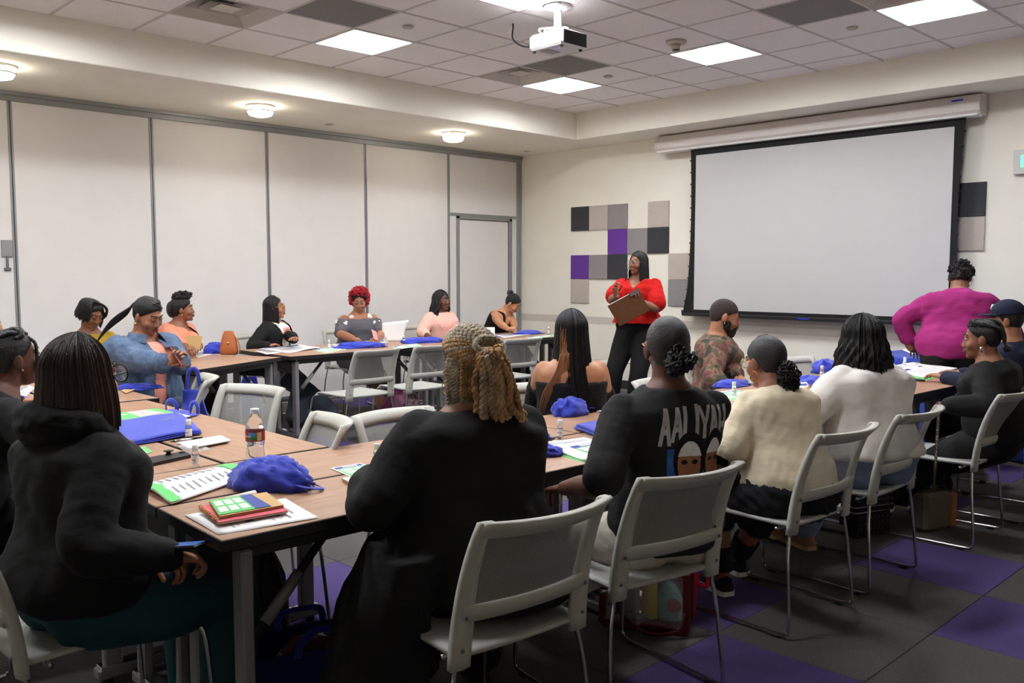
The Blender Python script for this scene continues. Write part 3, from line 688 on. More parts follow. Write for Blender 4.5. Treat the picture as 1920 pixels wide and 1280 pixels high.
    necktube = tube(catmull([cn, cn*.45+nk*.55, nk], 6), np.linspace(.06, .049, 13)*(1+(g-1)*.45)*(1.1 if male else 1), 14)
    body = remesh(join(torso(-.14, 1.06), arm('l', 0, 1), arm('r', 0, 1), leg('l', 0, 1), leg('r', 0, 1), necktube), voxel+.002, 3)
    hd = remesh(join(mxf(headgeo(fat, male), HM), necktube), .0052, 3)
    hs = []
    for k, sg, hp in (('l', -1, hands[0]), ('r', 1, hands[1])):
        fd = J['w'+k]-J['e'+k] if hp[1] is None else np.array(hp[1], float)
        pm = np.array((0, 0, -1.)) if hp[2] is None else np.array(hp[2], float)
        # thumb on the inner side: left hand palm down, fingers forward -> thumb to +x
        sd = 1 if np.dot(np.cross(fd, pm), np.array((-sg, 0, 0))) > 0 else -1
        if len(hp) > 3: sd = hp[3]
        hs.append(raw(hand(J['w'+k], fd, pm, sd, hp[0], s*.96)))
    allm = merge(body, hd, *hs)
    put('body', allm, SKIN[skin] if isinstance(skin, str) else skin, t)
    # face
    for sg in (-1, 1):
        if eyes == 'open':
            e = mesh_obj('eye', mxf(join(ellipsoid((sg*.0305, .0745, .0105), (.0135, .0125, .0082), 14, 10), ellipsoid((sg*.0305, .0812, .0105), (.0062, .0068, .0062), 10, 8)), HM), [mEyeW, mIris], t, True)
            n0 = 14*(10-2)+28; e.data.polygons.foreach_set('material_index', np.array([0 if i < n0 else 1 for i in range(len(e.data.polygons))], dtype=np.int32))
        else:
            mesh_obj('eyelid', mxf(ellipsoid((sg*.0305, .0765, .0095), (.015, .0115, .0085), 14, 10), HM), SKIN[skin] if isinstance(skin, str) else skin, t, True)
        mesh_obj('eyelash', mxf(tube(catmull([(sg*.016, .0845, .0115), (sg*.03, .0893, .0165 if eyes == 'open' else .0035), (sg*.046, .079, .0115)], 5), .0017, 6), HM), mBrow, t, True)
        mesh_obj('eyebrow', mxf(tube(catmull([(sg*.012, .0895, .0325), (sg*.03, .0865, .0395), (sg*.05, .0685, .034)], 5), .0033, 6, .8), HM), mBrow, t, True)
    lm = lip or mLip2
    mesh_obj('lips', mxf(join(tube(catmull([(-.024, .0815, -.0585), (-.01, .0945, -.0545), (0, .0955, -.0565), (.01, .0945, -.0545), (.024, .0815, -.0585)], 4), np.array([.0025]*4+[.0062]*9+[.0025]*4), 8), tube(catmull([(-.022, .0815, -.0605), (0, .095, -.0665), (.022, .0815, -.0605)], 6), np.array([.003]*2+[.0072]*9+[.003]*2), 8)), HM), lm, t, True)
    return dict(t=t, J=J, torso=torso, arm=arm, leg=leg, HM=HM, sp=sp, axes=axes, inv=inv, loc=loc_, s=s, g=g, pz=pz, sit=sit, skin=skin)
def top(p, m, name='shirt', t0=-.02, t1=1.0, sleeve=1.0, off=.012, soff=None, neck=None, bulk=1.0, flare=0, amp=.004, freq=7, seed=1, voxel=.011, rim=0, shoulder=0, label=None, extra=None, cutfn=None):
    so = off if soff is None else soff; G = [p['torso'](t0, t1, off, flare, bulk)]
    sl = sleeve if isinstance(sleeve, (tuple, list)) else (sleeve, sleeve)
    for k, q in zip('lr', sl):
        if q > 0: G.append(p['arm'](k, shoulder, q, so, rim=rim))
    if extra: G += extra
    me = remesh(join(*G), voxel, 4)
    if amp: folds(me, amp, freq, seed, (1.3, 1.3, .9))
    if neck == 'v':
        c, X, Y, u = p['axes'](.75); cz = c; vx, w = p.get('v', (.72, 1.2))
        b0 = p['sp'](vx)[0]
        cut(me, lambda x, y, z: (np.dot(np.array((x, y, z))-b0, Y) > .0 and np.dot(np.array((x, y, z))-b0, u) > abs(np.dot(np.array((x, y, z))-b0, X))*w))
    if cutfn: cut(me, cutfn)
    return put(name, me, m, p['t'], label)
def bottoms(p, m, name='trousers', length=.96, off=.012, t1=.26, amp=.004, flare=0, mul=1.0, seed=3, voxel=.012, freq=7, label=None):
    me = remesh(join(p['torso'](-.14, t1, off*.8), p['leg']('l', 0, length, off, mul, flare), p['leg']('r', 0, length, off, mul, flare)), voxel, 3)
    if amp: folds(me, amp, freq, seed)
    return put(name, me, m, p['t'], label)
def shoes(p, m, sole=None, name='shoe', sandal=False):
    for k in 'lr':
        a = p['J']['a'+k]; d = np.array((0, 1, 0)) if p['sit'] else np.array((.15 if k == 'r' else -.15, 1, 0)); d = d/np.linalg.norm(d); s_ = np.array((d[1], -d[0], 0)); R = []; R2 = []
        base = np.array((a[0], a[1], max(a[2]-.085, 0.004)))
        for q, w, h in ((-.065, .024, .055), (-.05, .034, .085), (0, .037, .09), (.06, .042, .07), (.11, .046, .05), (.155, .04, .038), (.178, .024, .028)):
            cc = base+d*q
            R.append([tuple(cc+s_*w*cw+np.array((0, 0, z))) for cw, z in ((-.95, .02), (-1, .03), (-.7, h*.85), (0, h), (.7, h*.85), (1, .03), (.95, .02))])
            R2.append([tuple(cc+s_*(w+.004)*cw+np.array((0, 0, z))) for cw, z in ((-1, 0), (-1, .022), (1, .022), (1, 0))])
        o = mesh_obj(name, loft(R), m, p['t'], True)
        mesh_obj('sole', loft(R2), sole or mDark, o)
# ---- hair, in head coordinates
def capgeo(o=.008, front=.082, sidez=.012, nape=-.075, n=48, m=30, noise=0, ridge=0, seed=1):
    V, F = ellipsoid((0, 0, 0), (1, 1, 1), n, m); r = np.array((.073+o, .092+o, .085+o)); out = []
    for v in V:
        az = abs(math.atan2(v[0], v[1])); k = 1
        low = 1.28 if v[2] < 0 else 1.0
        q = np.array((v[0]*r[0], v[1]*r[1], v[2]*r[2]*low))+np.array((0, -.015, .035))
        hz = np.interp(az, [0, .55, .95, 1.35, 1.75, 2.2, 3.2], [front, front-.012, .045, sidez, sidez-.02, nape, nape])
        if q[2] < hz: k = max(.8, 1-(hz-q[2])*7)
        if ridge: k *= 1+ridge*math.sin(math.atan2(v[0], v[2]+.3)*34)
        out.append((q-np.array((0, -.015, .03)))*k+np.array((0, -.015, .03)))
    out = np.array(out)
    if noise: out += out/np.linalg.norm(out, axis=1)[:, None]*(noise*sines(out, 22, seed))[:, None]
    return out, F
def sk(az, ph, o=.01):
    "point on the skull at azimuth az (0 = face, + = right) and angle ph from the crown"
    return np.array((math.sin(az)*math.sin(ph)*(.073+o), -.015+math.cos(az)*math.sin(ph)*(.092+o), .035+math.cos(ph)*(.085+o)))
def curtain(length, a0, a1, flare=.0, o=.014, clump=.004, n=200, m=26, end=.02, seed=2, part=(0, .01), thick=.012, curl=0, pull=None, wave=0, wlen=.06, inner=True, taper=0):
    "long hair: paths from the crown over the skull, then hanging; a0..a1 azimuth range measured clockwise from the face"
    g = np.random.default_rng(seed); A = np.linspace(a0, a1, n); cl = sines(np.c_[A*1.3, A*0, A*0], 5.5, seed)*clump+g.normal(size=n)*clump*.35; ln = length+g.normal(size=n)*end*.4+sines(np.c_[A, A*0, A*0], 3, seed+1)*end
    def layer(dr):
        R = []
        for i, a in enumerate(A):
            d = np.array((math.sin(a), math.cos(a))); col = []
            for k in range(m+1):
                t = k/m
                if t < .45:
                    ph = t/.45*1.62; rr = 1+(cl[i]+dr)/.09
                    q = np.array((d[0]*(.073+o)*math.sin(ph)*rr, -.015+d[1]*(.092+o)*math.sin(ph)*rr, .035+(.085+o)*math.cos(ph)*rr))
                    q[:2] += np.array(part)*(1-math.sin(min(ph, PI/2)))
                    if k == 0: base = q
                else:
                    tt = (t-.45)/.55; q0 = np.array((d[0]*(.073+o+cl[i]+dr), -.015+d[1]*(.092+o+cl[i]+dr), .035+(.085+o)*math.cos(1.62)))
                    sc = 1+flare*math.sin(min(tt*1.4, 1)*PI/2)-curl*max(0, tt-.75)**2*12-taper*tt
                    q = np.array((q0[0]*sc, -.015+(q0[1]+.015)*sc, q0[2]-(ln[i]+q0[2])*tt))
                    if wave: q[:2] += d*wave*math.sin(q[2]/wlen*2*PI+i*.35+cl[i]*300)*min(1, tt*3)
                    if pull is not None: q[:2] += np.array(pull)*tt*tt
                col.append(q)
            R.append(col)
        return R
    def sheet(R):
        V = np.array([q for col in R for q in col]); w = m+1
        return V, [(i*w+k, (i+1)*w+k, (i+1)*w+k+1, i*w+k+1) for i in range(len(R)-1) for k in range(m)]
    gs = [sheet(layer(0))]
    if inner: gs.append(sheet(layer(-thick)))
    return join(*gs)
def twist(path, R, r, turns, n=5, per=7):
    p = np.array(path); T, N, B = frames(p); L = np.cumsum(np.r_[0, np.linalg.norm(np.diff(p, axis=0), axis=1)]); L /= L[-1]
    tt = np.linspace(0, 1, max(int(turns*per), len(p)))
    P_ = np.array([[np.interp(x, L, a[:, k]) for k in range(3)] for x in tt for a in (p,)]).reshape(-1, 3); N_ = np.array([[np.interp(x, L, N[:, k]) for k in range(3)] for x in tt]); B_ = np.array([[np.interp(x, L, B[:, k]) for k in range(3)] for x in tt])
    tp = np.clip(np.minimum(tt*12, (1-tt)*9)+.35, .35, 1)
    return join(*[tube(P_+R*tp[:, None]*(np.cos(2*PI*turns*tt+q)[:, None]*N_+np.sin(2*PI*turns*tt+q)[:, None]*B_), r*tp, n) for q in (0, PI)])
def braid_tube(path, r, beads, n=7):
    p = catmull(path, 8); k = np.linspace(0, 1, max(len(p), int(beads*4))); L = np.linspace(0, 1, len(p)); q = np.array([[np.interp(x, L, p[:, i]) for i in range(3)] for x in k])
    return tube(q, r*(1+.25*np.abs(np.sin(k*beads*PI)))*np.clip((1-k)*8+.3, .3, 1), n)
def curls(pts, size, seed=1, thick=.0035, n=5, turns=1.6):
    g = np.random.default_rng(seed); G = []
    for q in pts:
        a = g.normal(size=3); a /= np.linalg.norm(a); b = np.cross(a, g.normal(size=3)); b /= np.linalg.norm(b); c = np.cross(a, b); sz = size*(.7+.6*g.random()); tt = np.linspace(0, 1, 11)
        G.append(tube(q+sz*(np.cos(tt*turns*2*PI)[:, None]*b+np.sin(tt*turns*2*PI)[:, None]*c+(tt-.5)[:, None]*a*1.6), thick, n))
    return join(*G)
def hair(p, geo, m, name='hair', label=None):
    o = mesh_obj(name, mxf(geo, p['HM']), m, p['t'], True)
    if label: o['label'] = label
    return o
def part_on(p, name, geo, m, label=None, smooth=True):
    o = mesh_obj(name, mxf(geo, p['HM']), m, p['t'], smooth)
    if label: o['label'] = label
    return o
def ring(c, r, th, n=24, plane='xz', sy=1.0):
    a = np.linspace(0, 2*PI, n, endpoint=False)
    pts = np.array([(c[0]+r*math.cos(x), c[1], c[2]+r*sy*math.sin(x)) if plane == 'xz' else (c[0], c[1]+r*math.cos(x), c[2]+r*sy*math.sin(x)) for x in a])
    pts = np.vstack([pts, pts[:2]]); return tube(pts, th, 6)
mLens = mat('glasses_lens', (235, 240, 245), .05, trans=1, ior=1.02, alpha=.25)
def glasses(p, m, r=.024, th=.0016, sy=.85, big=1.0):
    for s in (-1, 1): part_on(p, 'glasses_rim', ring((s*.032*big, .101, .008), r*big, th, sy=sy), m)
    for s in (-1, 1): part_on(p, 'glasses_lens', xf(lathe([(r*big*.97, 0), (.001, .001)], 20), (s*.032*big, .101, .008), rx=-PI/2, sc=(1, sy, 1)), mLens)
    part_on(p, 'glasses_bridge', tube([(-.009, .102, .012), (0, .105, .014), (.009, .102, .012)], th, 6), m)
    for s in (-1, 1): part_on(p, 'glasses_temple', tube([(s*(.032+r/.024*.022)*big, .1, .014), (s*.079, .06, .014), (s*.082, -.01, .012), (s*.08, -.025, -.004)], th*1.2, 6), m)
mGold = mat('gold', (212, 168, 84), .25, metal=1); mSilver = mat('silver', (214, 214, 214), .2, metal=1)
def studs(p, m, sides=(-1, 1), r=.005, z=-.036):
    for s in sides: part_on(p, 'earring', ellipsoid((s*.085, -.004, z), (r, r, r), 10, 8), m)
def hoops(p, m, r=.022, sides=(-1, 1)):
    for s in sides: part_on(p, 'earring', ring((s*.083, -.005, -.036-r), r, .0016, 20, 'yz'), m)
# ------------------------------------------------------------------ the twenty people
def Q(u, v, d):
    "point at depth d along the optical axis under pixel (u, v)"
    w = camo.rotation_euler.to_matrix() @ Vector(((u-960)/FPX*d, -(v-640)/FPX*d, -d)); return Vector((w.x, w.y, w.z+EYE))
def fab(name, col, rough=.85, bump=(26, .12, (1, 1, 2.2)), **k): return mat(name, col, rough, bump=bump, spec=k.pop('spec', .25), **k)
mBlack = fab('cloth_black', (24, 23, 23)); mBlackW = fab('tee_washed_black', (38, 37, 38)); mBlackK = fab('knit_black', (28, 27, 27))
mTeal = fab('trousers_teal', (24, 62, 68)); mCreamT = fab('tee_cream', (222, 208, 180)); mWhiteS = fab('shirt_white', (228, 222, 216))
mJean = fab('denim_light', (112, 124, 152), bump=(60, .3)); mDenim = fab('denim_jacket', (86, 104, 130), noise=(12, .14), bump=(30, .4)); mJeanD = fab('jeans_grey', (78, 86, 98), noise=(8, .2))
mFuch = fab('blouse_fuchsia', (150, 36, 104)); mRed = fab('blouse_red', (186, 18, 14)); mMust = fab('top_mustard', (152, 126, 32)); mPeach = fab('blazer_peach', (226, 140, 112)); mPink = fab('blouse_pink', (238, 188, 172), bump=(70, .5))
mGreyT = fab('top_grey', (92, 90, 96)); mStone = fab('trousers_stone', (196, 188, 174)); mNavy = fab('navy_cloth', (30, 36, 56)); mFrill = fab('white_frill', (240, 236, 230)); mGraph = fab('tee_ivory', (240, 232, 216))
mCamo = mat('camo_cloth', (120, 90, 76), .85); nt = mCamo.node_tree; b = nt.nodes['Principled BSDF']
tc = nt.nodes.new('ShaderNodeTexCoord'); n1 = nt.nodes.new('ShaderNodeTexNoise'); n1.inputs['Scale'].default_value = 12; n1.inputs['Detail'].default_value = 2.5; n1.inputs['Distortion'].default_value = .25
r = nt.nodes.new('ShaderNodeValToRGB'); r.color_ramp.interpolation = 'CONSTANT'
for i, (q, c) in enumerate(((0, (54, 50, 46)), (.4, (84, 76, 50)), (.48, (122, 92, 78)), (.55, (108, 60, 56)), (.63, (74, 76, 50)))):
    e = r.color_ramp.elements[i] if i < 2 else r.color_ramp.elements.new(q)
    e.position = q; e.color = lin(c)+(1,)
nt.links.new(tc.outputs['Object'], n1.inputs['Vector']); nt.links.new(n1.outputs[0], r.inputs[0]); nt.links.new(r.outputs[0], b.inputs['Base Color'])

PP = {}
# 1 -- black hoodie, front left
p = PP['hood'] = make_person('person in a black hoodie and teal trousers with a dark brown bob, front left', (-2.617, 0.823), 6, s=0.905, hscale=.98, g=1.2, lean=.04, head=(D(16), D(4), 0), skin='mid', hl=Q(285, 1035, 2.5), hr=Q(318, 1042, 2.4),
                             hands=((.9, None, None), (.9, None, None)), feet=((-2.74, 1.22, .085), (-2.52, 1.22, .085)), sw=1.05, pole=((-.5, -.6, -.6), (.35, -.9, -.5)))
top(p, mBlack, 'hoodie', -.04, 1.02, .97, .02, amp=.006, freq=6, seed=11, bulk=1.03)
def hood(p):
    c, X, Y, u = p['axes'](1.0); R = []
    for a in np.linspace(-2.6, 2.6, 22):
        d = -Y*math.cos(a)+X*math.sin(a); k = .5+.5*math.cos(a); cc = c+d*(.078+.03*k)-u*(.0+.055*max(0, -math.cos(a)))+u*.02; w = .022+.03*k
        R.append([tuple(cc+d*w*math.cos(q)*1.1+u*(w*1.2*math.sin(q))) for q in np.linspace(0, 2*PI, 10, endpoint=False)])
    me = remesh(loft(R), .008, 2); folds(me, .005, 16, 4); put('hood', me, mBlack, p['t'])
hood(p); bottoms(p, mTeal, seed=5, off=.016, flare=.02); shoes(p, mBlack)
hair(p, join(capgeo(.006, .088, .02, -.05), curtain(.135, 1.2, 2*PI-1.0, .14, .02, .0032, 300, 26, .008, 3, curl=.05)), mHairBr)
glasses(p, mDark, .027, .0022, .9, 1.1)
# 2 -- left edge, black tee with braids
p = PP['ear'] = make_person('person in a black tee with pulled-back braids at the left picture edge', (-3.724, 0.760), 6, s=0.96, g=1.0, lean=.42, head=(D(-2), D(6), 0), skin='dark', hl=(-3.75, 1.2, .78), hr=(-3.5, 1.22, .78), hands=((.6, None, None), (.6, None, None)))
top(p, mBlackW, 'tee', -.04, 1.0, .45, .012, seed=12); bottoms(p, mBlack); shoes(p, mBlack)
hair(p, join(capgeo(.006, .086, .02, -.05, ridge=.03), *[braid_tube([sk(-1.3+.55*k, .85, .006), sk(-1.6+.8*k, .35+.12*abs(k-2), .011), sk(-2.7+1.3*k if k != 2 else 3.1, .9, .012), sk(3.1, 1.35, .014), (.006*k-.012, -.125, -.05)], .009, 16) for k in range(5)], braid_tube([sk(.5, .95, .004), (.05, .07, .06), (.064, .066, .02), (.068, .06, -.03), (.062, .06, -.1)], .006, 22)), mHairB)
studs(p, mSilver)
# 3 -- streaked blonde
p = PP['blonde'] = make_person('person with streaked blonde bob and black top at the far left edge', (-4.758, 0.920), -8, s=0.98, lean=.35, head=(D(-6), D(-4), 0), skin='mid', hl=(-5.1, 1.35, .78), hr=(-4.85, 1.35, .78))
top(p, mBlackK, 'sweater', seed=13); bottoms(p, mNavy); shoes(p, mBlack)
hair(p, join(capgeo(.006, .088, .02, -.05), curtain(.14, .85, 2*PI-.85, .1, .018, .003, 180, 24, .01, 4)), hairmat('hair_blonde', (88, 58, 40), .35, c2=(206, 172, 116)))
# 4 -- mustard top
p = PP['yellow'] = make_person('person in a mustard tee with short twists looking down', (-7.18, 2.4), 270, s=0.92, lean=.1, head=(D(18), D(-24), 0), skin='deep', hl=Q(150, 655, 6.6), hr=Q(195, 655, 6.4), eyes='down', hands=((.5, None, None), (.5, None, None)), voxel=.01)
top(p, mMust, 'tee', -.04, .985, .4, .014, seed=14); bottoms(p, mBlack); shoes(p, mBlack)
g = []
for k in range(34):
    a = .75+(2*PI-1.5)*k/33; d = np.array((math.sin(a), math.cos(a)))
    g.append(braid_tube([(.02, .02, .125), (d[0]*.06+.01, -.015+d[1]*.075, .1), (d[0]*.09, -.015+d[1]*.105, .03), (d[0]*.1, -.02+d[1]*.11, -.03-.03*random.random()-(.06 if d[0] < 0 and d[1] > .2 else 0))], .0085, 12, 6))
for k in range(9): g.append(braid_tube([(.03, .03, .125), (-.02, .085, .12), (-.07, .085, .06), (-.088, .06-.01*k, -.01-.012*k)], .0085, 12, 6))
hair(p, join(capgeo(.008, .078, .01), *g), mHairB)
# 5 -- denim jacket
p = PP['denim'] = make_person('person in a denim jacket and coral top holding a red phone', (-5.832, 2.266), 285, hscale=0.99, s=0.92, g=1.42, lean=.12, head=(D(8), D(-22), D(4)), skin='mid', hl=Q(340, 688, 5.5), hr=Q(312, 682, 5.35), eyes='down', fat=1.14, sw=1.08, hands=((.9, (.3, .2, .5), (-.4, .6, .2)), (.9, (-.3, .3, .35), (.5, .6, .1))), voxel=.009, pole=((-.9, -.2, -.6), (.9, -.2, -.6)))
c5, X5, Y5, u5 = p['axes'](.7)
def open_front(w0=.035, w1=.02):
    return lambda x, y, z: y > c5[1] and abs(x+.01) < w0-w1*(1.05-z)*1.2 and z < 1.4
top(p, fab('top_coral', (244, 160, 140)), 'top', -.04, .97, 0, .012, seed=3)
top(p, mDenim, 'denim_jacket', -.06, .99, .93, .024, amp=.007, freq=8, seed=15, voxel=.009, cutfn=lambda x, y, z: y > .04 and abs(x) < .045 and z > .6)
c, X, Y, u = p['axes'](.98)
for s_ in (-1, 1): mesh_obj('collar', grid(lambda a, b_: c+X*s_*(.05+.05*a+.03*b_)+Y*(.1-.12*a+.03*b_)+u*(.04-.045*b_), 6, 4, (0, 0, .006)), mDenim, p['t'], True)
for k in 'lr': mesh_obj('cuff', p['arm'](k, .9, .965, .028), mDenim, p['t'], True)
c, X, Y, u = p['axes'](.72)
for s_ in (-1, 1):
    fx = .085*p['g']; o_ = c+X*s_*fx+Y*.152*p['g']
    mesh_obj('pocket_flap', grid(lambda a, b_: o_+X*(a-.5)*.1+u*(.02-.035*b_*(1-abs(a-.5)*.6))-Y*abs(a-.5)*s_*0+Y*(.012), 6, 3, tuple(-Y*.006)), mDenim, p['t'], True)
bottoms(p, mJeanD, seed=6); shoes(p, mBlack)
g = [braid_tube([sk(.5-.28*k, .75+.1*k, .008), sk(-.6-.26*k, .62+.05*k, .012), sk(-2.2-.1*k, .95, .012), sk(3.0, 1.45+.03*k, .014), (.03+.012*k, -.15, -.05), (.09+.008*k, -.18, -.13), (.15+.014*k, -.2+.006*k, -.2-.012*k)], .0062, 34, 6) for k in range(7)]
hair(p, join(capgeo(.007, .08, .014, -.06, ridge=.015), *g), mHairB); studs(p, mGold, r=.01, z=-.046)
# 6 -- peach blazer
p = PP['peach'] = make_person('person in a peach blazer with curled updo and gold earrings', (-7.820, 3.315), 305, s=0.9, lean=0.24, g=1.12, head=(D(28), D(4), 0), skin='deep', hl=Q(375, 650, 7.55), hr=Q(352, 652, 7.4), hands=((.8, None, None), (.8, None, None)), voxel=.01)
top(p, mBlack, 'camisole', 0, .86, 0, .01, seed=5); top(p, mPeach, 'blazer', -.06, .99, .8, .02, amp=.006, seed=16, cutfn=lambda x, y, z: y > .05 and abs(x) < .02+.19*(z-.88) and z > .8)
bottoms(p, mBlack); shoes(p, mBlack)
gp = np.random.default_rng(5); pts = [np.array((.055*math.sin(a)*math.sqrt(q), .0+.075*math.cos(a)*math.sqrt(q)+.01, .135+.02*(1-q))) for a, q in zip(gp.random(70)*6.28, gp.random(70))]
hair(p, join(capgeo(.012, .08, .012, -.07), curls(pts, .019, 3, .006), ellipsoid((0, .0, .12), (.07, .09, .045), 20, 12), ellipsoid((0, -.095, .01), (.06, .05, .08), 18, 12)), mHairB); studs(p, mGold, r=.012, z=-.046)
# 7 -- black cardigan
p = PP['card'] = make_person('person in a black cardigan and ivory tee with long straight hair and arms crossed', (-7.82, 4.36), 300, s=0.87, lean=-.04, head=(D(26), D(4), 0), skin='mid', hl=Q(556, 640, 8.35), hr=Q(503, 648, 8.3), hands=((.5, (.8, .5, .3), None), (.5, (-.8, .4, .1), None)), pole=((-.8, .1, -.7), (.8, .1, -.7)), feet=((-7.35, 4.3, .085), (-7.2, 4.62, .085)), voxel=.01)
top(p, mGraph, 'tee', -.04, .99, .2, .01, seed=6); top(p, mBlackK, 'cardigan', -.08, .985, .93, .022, seed=17, cutfn=lambda x, y, z: y > .02 and abs(x) < .045+.16*max(0, z-.62) and z > .55)
c, X, Y, u = p['axes'](.66)
for z_, m_ in ((.075, fab('print_pink', (244, 190, 196))), (.03, fab('print_pink', (244, 190, 196))), (-.02, fab('print_sage', (150, 170, 140)))):
    mesh_obj('printed_script', tube([tuple(c+X*(-.06+.12*k/24)+Y*(.134-.00*k)+u*(z_+.014*math.sin(k*1.7)+.006*math.sin(k*.9))) for k in range(25)], .0035, 5), m_, p['t'])
bottoms(p, mJeanD, seed=7, off=.018, flare=.05, length=.97); shoes(p, mBlack)
hair(p, join(capgeo(.006, .088, .02, -.05), curtain(.30, 1.0, 2*PI-1.0, .1, .012, .003, 170, 26, .015, 6, pull=(-.02, -.03))), mHairB); glasses(p, mGold, .026, .0018, .8)
# 8 -- red curls
p = PP['red'] = make_person('person with red-tipped curls and glasses in a grey cold-shoulder top', (-7.84, 5.34), 250, s=0.9, g=1.3, lean=.08, head=(D(-16), D(-16), 0), skin='mid', hl=Q(705, 634, 9.0), hr=Q(662, 634, 8.9), eyes='down', fat=1.1, hands=((.6, None, None), (.6, None, None)), pole=((-.9, -.2, -.5), (.9, -.2, -.5)), feet=((-7.25, 5.2, .085), (-7.3, 5.5, .085)), lip=mLip, voxel=.01)
top(p, mGreyT, 'top', -.08, .93, .5, .014, shoulder=.14, seed=18, amp=.005)
bottoms(p, mGreyT, 'skirt', .55, .02, seed=8); shoes(p, mBlack, name='sandal')
gp = np.random.default_rng(8)
for sg, k in ((-1, 'l'), (1, 'r')):
    pth = p['arm'](k, .1, .16); cen = np.array(pth[0]).mean(0); c, X, Y, u = p['axes'](.95)
    line = [cen+np.array((sg*.055*math.sin(a), .07*math.cos(a), .0)) for a in np.linspace(-1.2, 3, 14)]+[c+X*sg*.09+Y*.07, c+X*sg*.1, c+X*sg*.08-Y*.06]
    mesh_obj('frill', join(*[ellipsoid(tuple(np.array(q)+gp.normal(size=3)*.008), (.03, .027, .025), 8, 6) for q in line]), mFrill, p['t'], True)
def shell(n, seed, rr=(.1, .118, .11), c=(0, -.015, .045), zmin=-.06, face=.35):
    g_ = np.random.default_rng(seed); out = []
    while len(out) < n:
        v = g_.normal(size=3); v /= np.linalg.norm(v)
        q = np.array(c)+v*np.array(rr)*(.9+.2*g_.random())
        if q[2] < zmin or (v[1] > face and v[2] < .55): continue
        out.append(q)
    return out
hair(p, capgeo(.014, .1, .03, -.07, noise=.004), mHairB)
hair(p, curls(shell(230, 9), .017, 9, .0045), mat('hair_red', (176, 24, 44), .5), label='red dyed curls'); glasses(p, mSilver, .025, .0015, .9)
# 9 -- pink blouse
p = PP['pink'] = make_person('person in a pale pink blouse with laced sleeves and long wavy hair', (-7.82, 6.42), 268, s=0.88, g=1.22, lean=.1, head=(D(14), D(5), 0), skin='dark', hl=Q(850, 630, 9.8), hr=Q(805, 632, 9.6), fat=1.06, hands=((.5, None, None), (.5, None, None)), voxel=.01, feet=((-7.2, 6.3, .085), (-7.2, 6.6, .085)))
top(p, mPink, 'blouse', -.08, 1.03, .75, .018, amp=.004, freq=9, seed=19)
pa = p['arm']('r', .08, .66, .022)[0]; m12 = np.array(pa).reshape(-1, 12, 3)
for k in range(1, len(m12)-1, 2):
    for q in (2, 4): mesh_obj('lacing', ellipsoid(tuple(m12[k][q]), (.006, .017, .017), 8, 6), mDark, p['t'], True)
bottoms(p, mBlack); shoes(p, mBlack)
hair(p, join(capgeo(.006, .088, .02, -.05), curtain(.22, 1.05, 2*PI-1.0, .25, .018, .005, 150, 24, .02, 7, wave=.006, wlen=.09, pull=(.03, -.05))), mHairB)
# 10 -- black tank top, writing
p = PP['tank'] = make_person('person in a black tank top leaning over the table writing', (-7.980, 7.340), 285, s=0.95, g=1.18, lean=0.62, head=(D(14), D(-38), D(6)), skin='light', hl=Q(968, 622, 10.2), hr=Q(958, 622, 10.0), eyes='down', hands=((.9, (.9, .3, 0), None), (1.0, (-.7, .6, -.1), None)), pole=((-1, .1, -.2), (1, .1, -.2)), voxel=.01)
G = []
c, X, Y, u = p['axes'](.86); c2, X2, Y2, u2 = p['axes'](.99)
for sg in (-1, 1): G.append(tube(catmull([c+X*sg*.1+Y*.1, c2+X*sg*.085+Y*.02+u*.01, c+X*sg*.1-Y*.1], 6), .02, 10))
top(p, mBlack, 'tank_top', -.06, .84, 0, .012, seed=20, extra=G, amp=.003); bottoms(p, mBlack, off=.03); shoes(p, mBlack)
hair(p, join(capgeo(.008, .08, .016, -.07), ellipsoid((0, -.1, .1), (.032, .03, .03), 14, 10), braid_tube([(0, -.12, .1), (-.03, -.15, .08), (-.05, -.13, .03)], .008, 10)), mHairB); studs(p, mGold, r=.008)
part_on(p, 'necklace', tube(catmull([(-.05, .03, -.12), (-.02, .07, -.19), (.0, .075, -.22), (.02, .07, -.19), (.05, .03, -.12)], 5), .0016, 6), mGold)
# 11 -- presenter
p = PP['pres'] = make_person('standing presenter in a red blouse and black trousers holding a clipboard', (-5.320, 6.863), 200, sit=False, s=0.983, g=1.14, lean=-.02, head=(D(-28), D(4), 0), skin='deep', hl=Q(1187, 563, 8.28), hr=Q(1156, 556, 8.2),
                             hands=((.55, (-.6, .5, .15), (.0, .35, .9)), (.75, (.1, .3, .9), (-.7, .4, .2))), pole=((-.8, -.5, -.5), (.75, -.3, -.7)), feet=((-5.25, 6.72, .085), (-5.53, 6.68, .085)), lip=mLip, bust=1.08, voxel=.008, sw=1.03)
p['v'] = (.78, 1.25)
top(p, mRed, 'blouse', .12, .985, .38, .015, flare=.2, rim=.03, amp=.005, freq=8, seed=21, neck='v', voxel=.008)
bottoms(p, mBlack, 'trousers', .985, .012, t1=.34, flare=.035, amp=.003); shoes(p, mBlack)
hair(p, join(capgeo(.006, .088, .02, -.05), curtain(.235, .82, 2*PI-1.0, .12, .012, .0025, 220, 26, .015, 8, part=(0, .02), pull=(.0, -.015))), mHairB)
hair(p, curtain(.31, .6, .95, .25, .01, .002, 26, 22, .02, 5, pull=(.03, .035)), mHairB, 'hair_lock'); glasses(p, mSilver, .026, .0014, .88)
cb = thing('clipboard', 'brown clipboard with metal clip held by the presenter', 'clipboard', Q(1180, 577, 8.14))
M = camo.rotation_euler.to_matrix().to_4x4() @ Matrix.Rotation(D(28), 4, 'Z') @ Matrix.Rotation(D(-18), 4, 'X')
cb.rotation_euler = M.to_euler()
